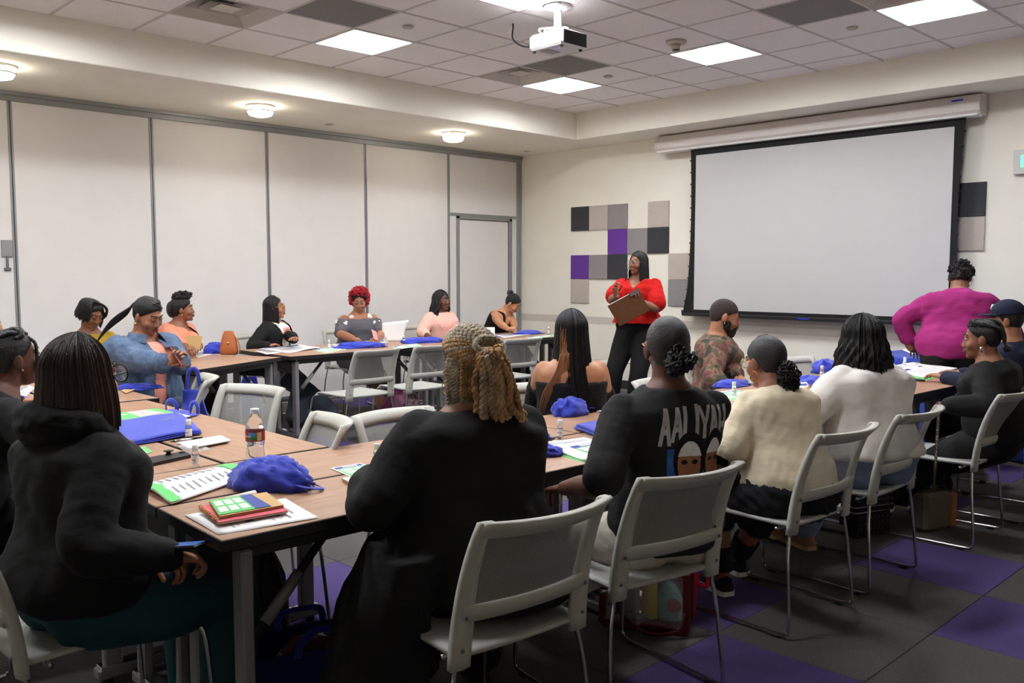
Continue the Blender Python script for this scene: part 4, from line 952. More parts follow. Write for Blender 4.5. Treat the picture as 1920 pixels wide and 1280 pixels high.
mesh_obj('board', bbox_(-.165, .155, -.115, .115, -.003, .003, .002), mat('clipboard_brown', (78, 48, 27), .8, spec=.1, noise=(60, .15)), cb)
mesh_obj('clip', join(bbox_(.06, .16, .08, .12, .003, .012, .003), bbox_(.12, .165, .06, .13, -.012, -.003, .003)), mat('clip_metal', (70, 66, 64), .35, metal=.8), cb)
mesh_obj('paper', box(-.15, .14, -.105, .122, -.0055, -.0035), mat('paper_white', (240, 238, 234), .8), cb)
# 12 -- off-shoulder top, long hair
p = PP['off'] = make_person('person in a black off-shoulder top with long black hair and brown streaks, seen from behind', (-3.095, 3.438), 52, s=0.9, g=1.12, lean=.02, head=(D(2), D(4), 0), skin='light', hl=(-3.5, 3.55, .62), hr=(-3.25, 3.72, .62))
top(p, mBlackK, 'off_shoulder_top', -.08, .74, .62, .014, shoulder=.24, seed=22, amp=.003, freq=14); bottoms(p, mBlack); shoes(p, mBlack)
hair(p, join(capgeo(.006, .088, .02, -.05), curtain(.43, 1.0, 2*PI-1.1, .2, .018, .003, 260, 28, .035, 9, pull=(.03, -.1), part=(0, .02))), hairmat('hair_streak', (18, 16, 16), .3))
gp = np.random.default_rng(31)
st = [tube(catmull([(-.028-.035*q+.008*w, -.106-.003*w2, .05-.09*w2), (-.042-.035*q+.004*w, -.128-.006*w2, -.1), (-.06-.035*q+.01*w, -.15, -.2), (-.085-.045*q+.02*w, -.148, -.3), (-.1-.06*q+.02*w, -.13, -.38-.06*q)], 5), np.r_[np.linspace(.001, .003, 6), np.full(9, .003), np.linspace(.003, .0008, 6)], 4) for q, w, w2 in zip(gp.random(80), gp.normal(size=80)*1.6, gp.random(80)*2)]
hair(p, join(*st), mat('hair_brown_streak', (150, 104, 66), .4, bump=(60, .4, (6, 6, .4))), 'hair_lock', 'brown streak of hair')
# 13 -- camouflage shirt
p = PP['camo'] = make_person('bearded person in a camouflage shirt looking down to the side', (-3.347, 5.151), 303, s=0.9, g=1.28, male=True, sw=1.14, lean=.08, head=(D(8), D(-14), 0), skin='mid', hl=Q(1400, 728, 5.6), hr=Q(1378, 745, 5.5), eyes='down', fat=1.06, hscale=1.0, hands=((.6, None, None), (.6, None, None)))
top(p, mCamo, 'camouflage_shirt', -.06, 1.04, .95, .018, seed=23, amp=.006); bottoms(p, mBlack); shoes(p, mBlack)
hair(p, capgeo(.0035, .068, .02, -.055), mat('hair_fade', (58, 47, 42), .8, bump=(300, .4)))
me = remesh(join(ellipsoid((0, .045, -.085), (.054, .052, .052), 18, 12), *[ellipsoid((s_*.056, .02, -.045), (.014, .03, .045), 12, 8) for s_ in (-1, 1)], tube(catmull([(-.028, .086, -.06), (-.012, .1, -.047), (.012, .1, -.047), (.028, .086, -.06)], 4), .006, 8)), .006, 2)
v_ = verts(me); v_ += norms(me)*(.004*sines(v_, 60, 3))[:, None]; setv(me, np.array(mxf((v_, []), p['HM'])[0])); put('beard', me, mHairCurl, p['t']); studs(p, mSilver)
# 14 -- blonde twists, black cardigan
p = PP['dread'] = make_person('person with blonde rope twists in a ponytail and a long black cardigan', (-1.97, 1.75), 62, s=0.94, g=1.24, lean=.1, sw=1.02, head=(D(16), D(2), 0), skin='deep', hl=Q(690, 893, 2.75), hr=nr(1.15, .3, .78), pole=((-.6, -.3, -.75), (.8, -.4, -.6)), hands=((.4, (.3, .9, 0), (0, 0, -1)), (.5, None, None)), voxel=.0075)
def drape(p, side=-1):
    c, X, Y, u = p['axes'](.1); R = []
    for z, w, dd, o_ in ((.66, .1, .2, .1), (.5, .13, .22, .15), (.3, .15, .24, .18), (.12, .16, .25, .2)):
        cc = np.array((side*(o_+.12), -.02, z)); R.append([tuple(cc+np.array((w*math.cos(a)*(1+.06*math.sin(a*7)), dd*math.sin(a)*(1+.05*math.sin(a*5)), 0))) for a in np.linspace(0, 2*PI, 28, endpoint=False)])
    return loft(R)
top(p, mBlack, 'cardigan', -.12, 1.0, .9, .024, amp=.007, freq=5, seed=24, bulk=1.04, extra=[drape(p), ellipsoid((.07, -.08, .56), (.25, .19, .12), 20, 12), ellipsoid((.02, -.04, .7), (.21, .15, .16), 20, 12)])
bottoms(p, mBlack, flare=.03); shoes(p, mBlack)
mTw = mat('hair_twist_blonde', (172, 130, 84), .6, noise=(26, .45), bump=(90, .5)); mTwG = mat('hair_twist_ash', (164, 148, 124), .6, noise=(26, .4), bump=(90, .5))
tie = np.array((.0, -.118, .07)); G1, G2 = [], []
gp = np.random.default_rng(21)
def arc(d0, d1, o=.013, n=6, bend=0):
    d0, d1 = np.array(d0, float), np.array(d1, float); d0 /= np.linalg.norm(d0); d1 /= np.linalg.norm(d1); w = math.acos(np.clip(np.dot(d0, d1), -1, 1)); out = []
    for t in np.linspace(0, 1, n):
        q = (math.sin((1-t)*w)*d0+math.sin(t*w)*d1)/math.sin(w); out.append(np.array((0, -.015, .035))+q*np.array((.073+o, .092+o, .085+o)))
    return out
td = (tie-np.array((0, -.015, .035)))/np.array((.09, .109, .102))
for k in range(60):                                   # scalp twists gathered to the tie, all round the hairline
    az = .05+(2*PI-.1)*k/59; az = az if az < PI else az-2*PI; ph = 1.2 if abs(az) < 1 else min(1.2+.4*(abs(az)-1), 2.0)
    if abs(az) > 2.9: continue
    d0 = np.array((math.sin(az)*math.sin(ph), math.cos(az)*math.sin(ph), math.cos(ph))); pts = arc(d0, td, .011+.003*(k % 2))
    (G2 if (k % 3 == 0 or abs(az) < 1.0) else G1).append(twist(catmull(pts, 4), .0048, .0064, 7, 5))
for k in range(58):                                   # the tail falling over the back to the right
    a = gp.random()*6.28; q = math.sqrt(gp.random()); x0 = .05*q*math.cos(a); y0 = .024*q*math.sin(a); L_ = .17+.12*gp.random(); dr = .02+.05*gp.random()+x0*.5
    w1, w2 = gp.normal(size=2)*.011
    pts = [tie+np.array((x0*.3, -.002+y0*.3, .004)), tie+np.array((x0*.9, -.03+y0, -.02)), tie+np.array((x0*1.15+dr*.25+w1, -.042+y0, -.02-L_*.33)), tie+np.array((x0*1.25+dr*.6+w2, -.036+y0*1.2, -.02-L_*.68)), tie+np.array((x0*1.35+dr*.95+w1, -.03+y0*1.3, -.02-L_*.92)), tie+np.array((x0*1.35+dr+w2+.014*gp.normal(), -.036+y0*1.3, -.02-L_))]
    (G2 if k % 5 == 0 else G1).append(twist(catmull(pts, 7), .0058, .0072, 7+3*gp.random(), 6))
for k in range(16):                                   # loose twists on the left side and nape
    y0 = -.005-.0068*k; xx = -.078+.0007*k*k*.5; pts = [(xx*.9, y0-.01, .06), (xx*1.12, y0-.012, -.02), (xx*1.08-.004*gp.normal(), y0-.016, -.085), (xx*1.0+.008*gp.normal(), y0-.02, -.13-.02*gp.random())]
    G2.append(twist(catmull(pts, 7), .0046, .0058, 9, 5))
for k in range(14):
    x0 = .07-.0105*k; pts = [(x0, -.112+abs(x0)*.35, .045), (x0*1.05, -.118+abs(x0)*.4, -.04), (x0*1.0, -.11+abs(x0)*.3, -.09)]
    G1.append(twist(catmull(pts, 6), .0046, .0058, 7, 5))
hair(p, capgeo(.006, .08, .0, -.085), mat('hair_root', (64, 52, 42), .7)); hair(p, join(*G1), mTw, 'hair_twists', 'golden rope twists'); hair(p, join(*G2), mTwG, 'hair_twists', 'ash rope twists')
part_on(p, 'hair_tie', join(tube(catmull([tie+np.array((.046*math.cos(a), -.012+.018*math.sin(a), .012+.022*math.sin(a))) for a in np.linspace(0, 2*PI, 14)], 3), .011, 8)), mat('leopard_scarf', (150, 138, 116), .6, noise=(140, 1.0)))
part_on(p, 'buckle', tube(catmull([tie+np.array((.014*cx+.014, -.045, .016*cz-.004)) for cx, cz in ((-1, -1), (1, -1), (1, 1), (-1, 1), (-1, -1))], 2), .0035, 6), mGold)
hoops(p, mGold, .024, (-1,))
wt = mesh_obj('wristwatch', p['arm']('l', .93, .96, .008), mSilver, p['t'], True)
# 15 -- printed tee
p = PP['aal'] = make_person('person in a black tee with printed back and slick low bun', (-1.808, 2.503), 60, g=1.06, lean=-.02, sw=1.08, head=(D(-10), D(2), 0), skin='dark', hl=(-2.06, 2.25, .70), hr=(-2.12, 2.6, .64), pole=((-.5, -.5, -.8), (.5, -.5, -.8)), feet=((-2.45, 2.25, .085), (-2.5, 2.5, .085)), hands=((.7, None, None), (.6, None, None)), voxel=.0075)
tee = top(p, mBlackW, 'tee', -.1, 1.02, .43, .014, soff=.016, rim=.014, amp=.0045, freq=6, seed=25, voxel=.008)
bottoms(p, mStone, seed=9); shoes(p, mWhite)
hair(p, join(capgeo(.006, .08, .012, -.085, n=96, m=40, ridge=.0)), mHairSlick)
hair(p, join(curls([np.array((.012, -.125, -.03))+q for q in np.random.default_rng(4).normal(size=(40, 3))*.016], .02, 4, .006), ellipsoid((.012, -.118, -.03), (.038, .03, .034), 16, 12)), mHairCurl, 'hair_bun')
glasses(p, mGold, .027, .0016, .85); part_on(p, 'necklace', tube(catmull([(.05*math.cos(a)*1.1, -.03+.055*math.sin(a), -.15+.012*math.sin(a)) for a in np.linspace(PI*.9, PI*2.1, 12)], 3), .0016, 6), mGold)
# print on the tee: letters and two plain framed faces, pressed onto the cloth
bv = BVHTree.FromPolygons([v.co[:] for v in tee.data.vertices], [tuple(f.vertices) for f in tee.data.polygons])
def press(gv, F, m, name, x0, z0, off=.0018, mx=None):
    out = []
    for v in gv:
        w = Vector((x0+v[0], -.6, z0+v[1])); h = bv.ray_cast(w, Vector((0, 1, 0)))
        y = h[0].y-off if h[0] is not None else -.12
        out.append((w.x, y, w.z))
    return mesh_obj(name, (np.array(out), F), m, tee)
def flat_grid(x0, x1, y0, y1, nx, ny, keep=None):
    V, F = grid(lambda a, b_: (x0+(x1-x0)*a, y0+(y1-y0)*b_, 0), nx, ny)
    if keep: F = [f for f in F if keep(*np.mean([V[i] for i in f], axis=0)[:2])]
    return V, F
mSil = mat('print_silver', (176, 172, 170), .5, noise=(30, .2)); zt_ = p['sp'](.7)[0][2]
def poly(pts, n=9):
    "letter strokes as quads cut in small pieces so that they follow the cloth"
    V, F = [], []
    for a, b_, c_, d_ in pts:
        k0 = len(V); a, b_, c_, d_ = (np.array(q, float) for q in (a, b_, c_, d_))
        for j in range(n+1):
            for i in range(3): V.append(tuple((a+(b_-a)*i/2)*(1-j/n)+(d_+(c_-d_)*i/2)*j/n)+(0,))
        F += [(k0+j*3+i, k0+j*3+i+1, k0+(j+1)*3+i+1, k0+(j+1)*3+i) for j in range(n) for i in range(2)]
    return V, F
GL = {'A': [((-.02, 0), (-.008, 0), (.006, 1), (-.006, 1)), ((.02, 0), (.008, 0), (-.006, 1), (.006, 1)), ((-.012, .3), (.012, .3), (.009, .45), (-.009, .45))], 'L': [((-.018, 0), (-.006, 0), (-.006, 1), (-.018, 1)), ((-.018, 0), (.016, 0), (.016, .16), (-.018, .16))],
      'I': [((-.006, 0), (.006, 0), (.006, 1), (-.006, 1))], 'Y': [((-.006, 0), (.006, 0), (.006, .5), (-.006, .5)), ((-.006, .42), (.006, .42), (-.012, 1), (-.024, 1)), ((-.006, .42), (.006, .42), (.024, 1), (.012, 1))], 'H': [((-.018, 0), (-.006, 0), (-.006, 1), (-.018, 1)), ((.006, 0), (.018, 0), (.018, 1), (.006, 1)), ((-.008, .4), (.008, .4), (.008, .56), (-.008, .56))]}
for k, ch in enumerate('AALIYAH'):
    x = -.062+.86*[0, .05, .098, .132, .166, .212, .262][k]; h_ = .128-.02*math.sin(k/6*PI)
    gv, F = poly([[(q[0]*1.15, q[1]*h_) for q in st] for st in GL[ch]])
    press(gv, F, mSil, 'printed_letter', x, zt_+.06-h_*.5-.02*abs(k-3)/3)
press(*flat_grid(-.06, .155, -.13, 0, 30, 18), mat('print_blue', (36, 84, 160), .6, noise=(25, .35)), 'printed_backdrop', .01, zt_-.035, .0012)
for x, z, w_ in ((.03, -.085, .058), (.128, -.08, .046)):
    def el(cx, cy, rx, ry, lo=-9, hi=9): return flat_grid(cx-rx, cx+rx, cy-ry, cy+ry, 34, 44, lambda a, b_: ((a-cx)/rx)**2+((b_-cy)/ry)**2 < 1 and lo < b_-cy < hi)
    press(*el(0, .01, w_, .098), mBlack, 'printed_veil', x, zt_+z, .0022)
    press(*el(0, -.005, w_*.74, .078), mat('print_skin', (168, 108, 70), .6), 'printed_face', x, zt_+z, .003)
    press(*el(0, -.005, w_*.78, .08, .028, .2), mat('print_scarf', (222, 218, 216), .6, noise=(50, .1)), 'printed_scarf', x, zt_+z, .0038)
    for s_ in (-1, 1): press(*el(s_*w_*.33, .004, w_*.2, .008), mBrow, 'printed_eye', x, zt_+z, .0042)
    press(*el(0, -.045, w_*.26, .009), mat('print_lips', (140, 62, 58), .6), 'printed_mouth', x, zt_+z, .0042)
# 16 -- cream tee
p = PP['cream'] = make_person('person in a cream tee and black ruffled skirt with a curly ponytail', (-1.824, 3.408), 66, s=0.82, g=1.08, lean=0.38, head=(D(8), D(-10), 0), skin='deep', hl=(-2.16, 3.3, .6), hr=(-2.12, 3.55, .62), pole=((-.6, -.3, -.8), (.6, -.3, -.8)), feet=((-2.16, 3.42, .085), (-2.25, 3.7, .085)), sw=1.02, hands=((.7, (.8, .3, 0), None), (.7, (-.8, .3, 0), None)))
top(p, mCreamT, 'tee', -.06, 1.02, .4, .016, soff=.016, rim=.014, amp=.006, freq=7, seed=26)
bottoms(p, fab('skirt_black', (28, 28, 32)), 'skirt', .62, .022, t1=.02, amp=.012, freq=16, seed=10, mul=1.1); shoes(p, mBlack, mWhite, 'boot')
for k in 'lr': mesh_obj('boot_shaft', p['leg'](k, .82, .97, .014), mBlack, p['t'], True)
hair(p, capgeo(.008, .082, .014, -.07, n=64, m=40), mHairSlick)
puff = [np.array((0, -.135, -.085))+np.array((.045, .035, .075))*q for q in (lambda r_: r_/np.linalg.norm(r_, axis=1)[:, None]*np.random.default_rng(2).random((150, 1))**.33)(np.random.default_rng(3).normal(size=(150, 3)))]
hair(p, join(curls(puff, .014, 6, .0042), ellipsoid((0, -.13, -.08), (.042, .034, .07), 16, 12)), mHairCurl, 'ponytail'); glasses(p, mGold, .026, .0016, .85); hoops(p, mGold, .026)
part_on(p, 'hair_parting', tube(catmull([(-.004, .07, .106), (0, .02, .1285), (.004, -.03, .131)], 5), .0022, 6), SKIN['deep'])
# 17 -- white shirt
p = PP['white'] = make_person('person in a white button shirt and blue jeans with wavy black bob', (-1.810, 4.150), 66, s=0.86, g=1.24, lean=0.14, sw=1.06, head=(D(-6), D(-2), 0), skin='mid', hl=Q(1522, 752, 4.35), hr=(-2.2, 4.45, .8), hands=((.6, (.2, .8, .4), (.8, 0, -.3)), (.5, None, None)), pole=((-.9, -.3, -.6), (.9, -.3, -.5)), feet=((-2.41, 4.3, .1), (-2.2, 4.27, .1)))
top(p, mWhiteS, 'shirt', .04, 1.03, .93, .022, soff=.026, amp=.007, freq=6, seed=27, bulk=1.02)
bottoms(p, mJean, seed=11, off=.018); shoes(p, mat('suede_tan', (146, 112, 78), .8), mat('sole_tan', (176, 148, 108), .8))
hair(p, join(capgeo(.006, .088, .02, -.05), curtain(.2, .8, 2*PI-.8, .32, .024, .006, 220, 28, .022, 12, wave=.008, wlen=.075)), mHairB)
mesh_obj('bracelet', join(*[p['arm']('l', q, q+.02, .007) for q in (.94, .965)]), mat('bead_gold', (150, 132, 74), .4), p['t'], True)
# 18 -- braids, black sweater
p = PP['braid'] = make_person('person with cornrow braids and silver earrings in a black sweater', (-1.604, 5.320), 98, s=0.8, g=1.22, lean=0.2, head=(D(6), D(-4), 0), skin='deep', hl=Q(1775, 760, 4.75), hr=Q(1800, 752, 4.95), pole=((-.8, .0, -.7), (.8, 0, -.7)), feet=((-2.25, 5.0, .085), (-2.2, 5.3, .085)), sw=1.06, hands=((.6, (.8, .5, 0), None), (.6, (-.8, .5, 0), None)))
top(p, mBlackK, 'sweater', -.1, 1.0, .95, .02, amp=.006, seed=28); bottoms(p, mBlack); shoes(p, mBlack, mWhite)
G = []
for k in range(9):
    az = -1.35+2.7*k/8; G.append(braid_tube([sk(az, 1.05-.2*abs(az)*.2, .003), sk(az*1.12, .55+.25*abs(az)/1.35, .008), sk(az*1.5 if abs(az) > .1 else 3.1, .62+.4*abs(az)/1.35, .008), sk(math.copysign(2.7, az) if abs(az) > .1 else 3.14, 1.25+.1*abs(az), .01), (.02*az, -.125, -.04)], .009, 22, 7))
hair(p, join(capgeo(.004, .084, .02, -.07), *G, *[ellipsoid((.018*s_, -.135, -.055), (.024, .022, .02), 12, 8) for s_ in (-1, 1)]), mHairB)
for s_ in (-1, 1): part_on(p, 'earring', bbox_(s_*.084-.002, s_*.084+.002, -.012, .002, -.068, -.036, .001), mSilver)
# 19 -- navy cap
p = PP['cap'] = make_person('person in a navy cap and dark sweater behind the braided person', (-1.793, 6.148), 100, s=0.91, male=True, g=1.15, sw=1.1, lean=.05, head=(D(0), D(-2), 0), skin='mid', hl=nr(4.9, .1, .78), hr=nr(5.2, .12, .78))
top(p, mNavy, 'sweater', -.06, 1.02, .95, .018, seed=29); bottoms(p, mBlack); shoes(p, mBlack)
hair(p, capgeo(.003, .068, .0, -.06), mHairB)
dome = [(r_*math.sin(t_), z_) for r_, t_, z_ in ()]
V, F = ellipsoid((0, -.012, .055), (.088, .108, .098), 32, 18); V = np.array(V); V[:, 2] = np.maximum(V[:, 2], .052)
part_on(p, 'cap_crown', (V, F), mNavy); brim = grid(lambda a, b_: (.085*math.sin((a-.5)*2.9)*(1-.1*b_), -.012+.104*math.cos((a-.5)*2.9)*(1-b_)+(.104*math.cos((a-.5)*2.0)+.085*math.cos((a-.5)*2.9))*b_, .058-.006*b_-.012*abs(a-.5)*b_), 16, 6, (0, 0, .004))
part_on(p, 'cap_brim', brim, mNavy); 
part_on(p, 'cap_mark', join(*[tube([(x0, .094-abs(x0)*.25, .085), (x0*.9+.004, .084-abs(x0)*.25, .118)], .0035, 5) for x0 in (-.03, -.014, .004, .022)], tube([(-.034, .088, .1), (.03, .089, .104)], .003, 5)), mFrill)
# 20 -- fuchsia blouse
p = PP['fuch'] = make_person('standing person in a fuchsia blouse bending over the blue cloth table', (-2.46, 7.06), 14, sit=False, s=0.915, g=1.42, sw=1.12, lean=0.38, head=(D(-10), D(-30), 0), skin='deep', hl=Q(1708, 652, 6.95), hr=(-2.1, 7.62, .80), pole=((-1, -.4, -.2), (.9, -.4, -.3)), hands=((.5, (.2, .9, -.4), None), (.5, None, None)))
top(p, mFuch, 'blouse', -.12, 1.04, .82, .02, amp=.007, freq=6, seed=30, rim=.0); bottoms(p, mBlack); shoes(p, mBlack)
hair(p, join(capgeo(.016, .07, .03, -.05, noise=.006), curls(shell(120, 12, (.088, .104, .1), zmin=-.03), .012, 12, .004)), mHairCurl); glasses(p, mDark, .025, .0018, .85)
# ------------------------------------------------------------------ things on the tables
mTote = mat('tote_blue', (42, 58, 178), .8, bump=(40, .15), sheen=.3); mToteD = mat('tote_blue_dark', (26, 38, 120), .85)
mPaper = mat('paper', (240, 238, 236), .75); mGreen = mat('print_green', (98, 200, 104), .6); mBlueP = mat('print_navy', (54, 70, 150), .6); mInk = mat('print_ink', (150, 148, 156), .7); mYel = mat('print_yellow', (222, 196, 92), .6)
mTan = mat('tan_card', (196, 160, 108), .8); mPinkN = mat('notebook_red', (204, 76, 92), .55); mPhoto = mat('print_photo', (188, 180, 172), .6, noise=(60, .35))
ZT = TH+.0015
def bil(q, a, b):
    return (q[0]*(1-a)+q[1]*a)*(1-b)+(q[3]*(1-a)+q[2]*a)*b
def sheet_geo(q, z=0, thick=.0015, wave=0, nu=10, nv=10, lift=None):
    def fn(a, b):
        p = bil(q, a, b); h = z+wave*(math.sin(a*5+1)*math.sin(b*4+.5)+1)*.5+(lift(a, b) if lift else 0)
        return (p.x, p.y, p.z+h)
    return grid(fn, nu, nv, (0, 0, thick)) if thick else grid(fn, nu, nv)
LAY = {'list': [(.08, .06, .92, .16, 'n')]+[(.1, .24+.07*k, .1+.75*((k*37 % 5)/10+.55), .265+.07*k, 'i') for k in range(9)],
       'flyer': [(.05, .05, .95, .2, 'n'), (.3, .09, .8, .15, 'w')]+[(.05, .24, .95, .95, 'g')]+[(.1+.42*(k % 2), .3+.21*(k//2), .46+.42*(k % 2), .45+.21*(k//2), 'w') for k in range(6)],
       'chart': [(.1, .1, .6, .14, 'i'), (.1, .2, .85, .215, 'i'), (.1, .26, .8, .275, 'i'), (.1, .4, .3, .5, 'n'), (.6, .36, .72, .44, 'n'), (.6, .48, .72, .52, 'y'), (.1, .6, .85, .615, 'i'), (.1, .68, .8, .695, 'i'), (.1, .76, .85, .775, 'i'), (.1, .84, .7, .855, 'i')],
       'mag': [(0, 0, .42, 1, 'g'), (.08, .3, .34, .4, 'w'), (.42, 0, 1, 1, 'p'), (.84, .0, 1, 1, 'g')], 'none': [],
       'table': [(.06, .08, .5, .1, 'i'), (.06, .14, .9, .16, 'i'), (.06, .2, .9, .22, 'i'), (.3, .42, .95, .55, 'n'), (.48, .45, .85, .51, 'w'), (.3, .56, .95, .9, 'g')]+[(.32+.21*(k % 3), .58+.11*(k//3), .5+.21*(k % 3), .67+.11*(k//3), 'w') for k in range(9)]}
PM = {'n': mBlueP, 'i': mInk, 'g': mGreen, 'w': mPaper, 'y': mYel, 'p': mPhoto}
def page(name, label, cat, px, z=ZT, lay='list', m=None, thick=.0015, wave=.002, group=None, lift=None, flip=False, parent=None):
    q = [P(u, v, z) for u, v in px]
    if parent is None: o = mesh_obj(name, sheet_geo(q, 0, thick, wave, lift=lift), m or mPaper, None, True); tag(o, label, cat, group)
    else: o = mesh_obj(name, sheet_geo(q, 0, thick, wave, lift=lift), m or mPaper, parent, True)
    V, F, ix, ms = [], [], [], []
    for k, (a0, b0, a1, b1, c) in enumerate(LAY[lay]):
        nx, ny = max(2, int((a1-a0)*10)), max(2, int((b1-b0)*10)); n0 = len(V)
        for j in range(ny+1):
            for i in range(nx+1):
                a, b = a0+(a1-a0)*i/nx, b0+(b1-b0)*j/ny
                if flip: a, b = b, a
                p_ = bil(q, a, b); V.append((p_.x, p_.y, p_.z+wave*(math.sin(a*5+1)*math.sin(b*4+.5)+1)*.5+(lift(a, b) if lift else 0)+.0006+.00025*k))
        F += [(n0+j*(nx+1)+i, n0+j*(nx+1)+i+1, n0+(j+1)*(nx+1)+i+1, n0+(j+1)*(nx+1)+i) for j in range(ny) for i in range(nx)]
        if PM[c] not in ms: ms.append(PM[c])
        ix += [ms.index(PM[c])]*(nx*ny)
    if V: mesh_obj('print', (np.array(V), F), ms, o, idx=ix)
    return o
def crumple(rx, ry, h, seed, n=56, mm=24, sharp=1.0):
    "soft heap of cloth: an uneven dome with creased ridges, flat underneath"
    V, F = ellipsoid((0, 0, 0), (1, 1, 1), n, mm); V = np.array(V); f = sines(V*np.array((1, 1, .6)), .7, seed, 8)
    rd = lambda q, s_: 1-np.abs(sines(V*np.array((1, 1.4, .8)), q, s_, 5))
    R = 1+.15*f*sharp+.2*(rd(.75, seed+3)**2-.5)*sharp+.12*(rd(1.5, seed+7)**2-.5)*sharp+.05*(rd(3.2, seed+9)-.5)*sharp
    V = V*R[:, None]*np.array((rx, ry, h)); z = V[:, 2]+h*.2; V[:, 2] = np.where(z < 0, 0, z)
    return V, F
def tote_bunch(label, px, rx, ry, h, rz, seed, z=TH+.0005, handle=True, group=None, lettering=None):
    p = P(px[0], px[1], z); t = thing('tote_bag', label, 'tote bag', p, rz, group)
    b_ = mesh_obj('bag_body', crumple(rx, ry, h, seed), mTote, t, True)
    if handle:
        pts = [(rx*.5, -ry*.3, h*.35), (rx*.95, -ry*.7, h*.3), (rx*1.2, -ry*.2, h*.12), (rx*1.05, ry*.3, .006), (rx*.6, ry*.4, h*.2)]
        mesh_obj('handle', tube(catmull(pts, 7), .008, 6, .25), mTote, t, True)
    if lettering:
        bv_ = BVHTree.FromPolygons([v.co[:] for v in b_.data.vertices], [tuple(f_.vertices) for f_ in b_.data.polygons]); g = text_geo(lettering[0], lettering[1], 0); V = []
        for v in g[0]:
            x, y = v[0]+lettering[2], v[1]+lettering[3]; hh = bv_.ray_cast(Vector((x, y, 1)), Vector((0, 0, -1))); V.append((x, y, (hh[0].z if hh[0] else 0)+.0015))
        mesh_obj('lettering', (np.array(V), g[1]), mPaper, b_)
    return t
def tote_flat(label, px, layers, z=TH+.0008, group=None, thick=.012):
    q = [P(u, v, z) for u, v in px]; c = (q[0]+q[1]+q[2]+q[3])/4; t = thing('tote_bag', label, 'tote bag', c, 0, group)
    for k in range(layers):
        qq = [(p_-c)*(1-.025*k)+Vector((.004*k, .003*k, 0)) for p_ in q]
        mesh_obj('fabric_panel', sheet_geo(qq, (k+1)*thick*.5+.0005, thick*.42, .005, 14, 14, lift=lambda a, b: .003*math.sin(a*9+k)*math.sin(b*7)), mTote, t, True)
    return t
mClear = mat('clear_plastic', (240, 242, 244), .06, trans=.95, ior=1.25, spec=.5); mLabelW = mat('label_white', (238, 238, 236), .5); mCapW = mat('cap_white', (240, 240, 238), .45)
def mini_bottle(label, u, v, k=1.0, z=TH):
    p = P(u, v, z); t = thing('sanitizer_bottle', label, 'bottle', p)
    mesh_obj('flask', lathe([(.001, .0), (.0125, 0), (.0135, .003), (.0135, .05), (.011, .056), (.008, .058), (.008, .06)], 18), mClear, t, True)
    mesh_obj('label', loft([[(.0139*math.cos(a), .0139*math.sin(a), zz) for a in np.linspace(0, 2*PI, 24, endpoint=False)] for zz in (.012, .044)], caps=False), mLabelW, t, True)
    mesh_obj('print', loft([[(.0141*math.cos(a), .0141*math.sin(a), zz) for a in np.linspace(-2.2, -.4, 10)] for zz in (.026, .0295)], caps=False, closed=False), mInk, t)
    mesh_obj('cap', lathe([(.0085, .058), (.0112, .0585), (.0112, .08), (.0102, .082), (.001, .0822)], 18), mCapW, t, True)
    return t
for lab, u, v in (('small white cap sanitizer bottle beside the pen and blue tote', 354, 822), ('small sanitizer bottle at the end of the black phone', 367, 875), ('small sanitizer bottle left of the blonde twists person', 707, 872), ('small sanitizer bottle before the rolled blue tote', 1050, 822),
                  ('small sanitizer bottle before the grey cold-shoulder top', 617, 653), ('small sanitizer bottle at the upright white booklet, left one', 724, 645), ('small sanitizer bottle at the upright white booklet, right one', 757, 644), ('small sanitizer bottle by the white folded card on the far row', 917, 640),
                  ('small sanitizer bottle at the far end of the partition row', 1028, 626), ('small sanitizer bottle behind the blue bundle near the orange handbag', 401, 655), ('small sanitizer bottle on the green flyers before the camouflage shirt', 1376, 742), ('small sanitizer bottle between the two crumpled blue totes', 1541, 708), ('small sanitizer bottle at the paper stack near the fuchsia blouse', 1696, 690)):
    mini_bottle(lab, u, v)
# water bottle
p = P(480, 884, TH); t = thing('water_bottle', 'clear plastic water bottle with red label and white cap', 'bottle', p, D(48))
prof = [(.001, .004), (.022, .0), (.031, .004), (.0325, .012), (.0315, .02), (.033, .03), (.0315, .038), (.033, .048), (.0315, .056), (.0325, .066), (.0305, .08), (.0295, .09), (.031, .1), (.033, .11), (.0335, .115), (.0335, .15), (.033, .155), (.0325, .165), (.028, .183), (.02, .198), (.014, .205), (.0125, .209), (.0125, .214)]
mesh_obj('bottle_body', lathe(prof, 32), mClear, t, True)
mesh_obj('cap', lathe([(.0125, .209), (.0155, .21), (.0155, .226), (.014, .2285), (.001, .229)], 24), mCapW, t, True)
def band(a0, a1, z0, z1, r, n=14): return loft([[(r*math.cos(a), r*math.sin(a), z) for a in np.linspace(a0, a1, n)] for z in (z0, z1)], caps=False, closed=False)
lb = mesh_obj('label', band(0, 2*PI, .1145, .15, .0341, 40), mat('label_red', (168, 34, 38), .5), t, True)
mesh_obj('printed_landscape', band(-2.05, -1.25, .1185, .1465, .03432, 10), mat('label_sky', (88, 150, 190), .5), lb, True); mesh_obj('printed_hills', band(-2.05, -1.25, .1185, .133, .03445, 10), mat('label_hill', (70, 130, 60), .5), lb, True)
mesh_obj('printed_badge', band(-1.15, -.65, .118, .147, .03432, 8), mat('label_cream', (214, 196, 120), .5), lb, True)
g = text_geo('ARROWHEAD', .0105, 0); mesh_obj('lettering', ([(.0345*math.cos(-2.75+v[0]/.0345), .0345*math.sin(-2.75+v[0]/.0345), .1325+v[1]) for v in g[0]], g[1]), mCapW, lb)

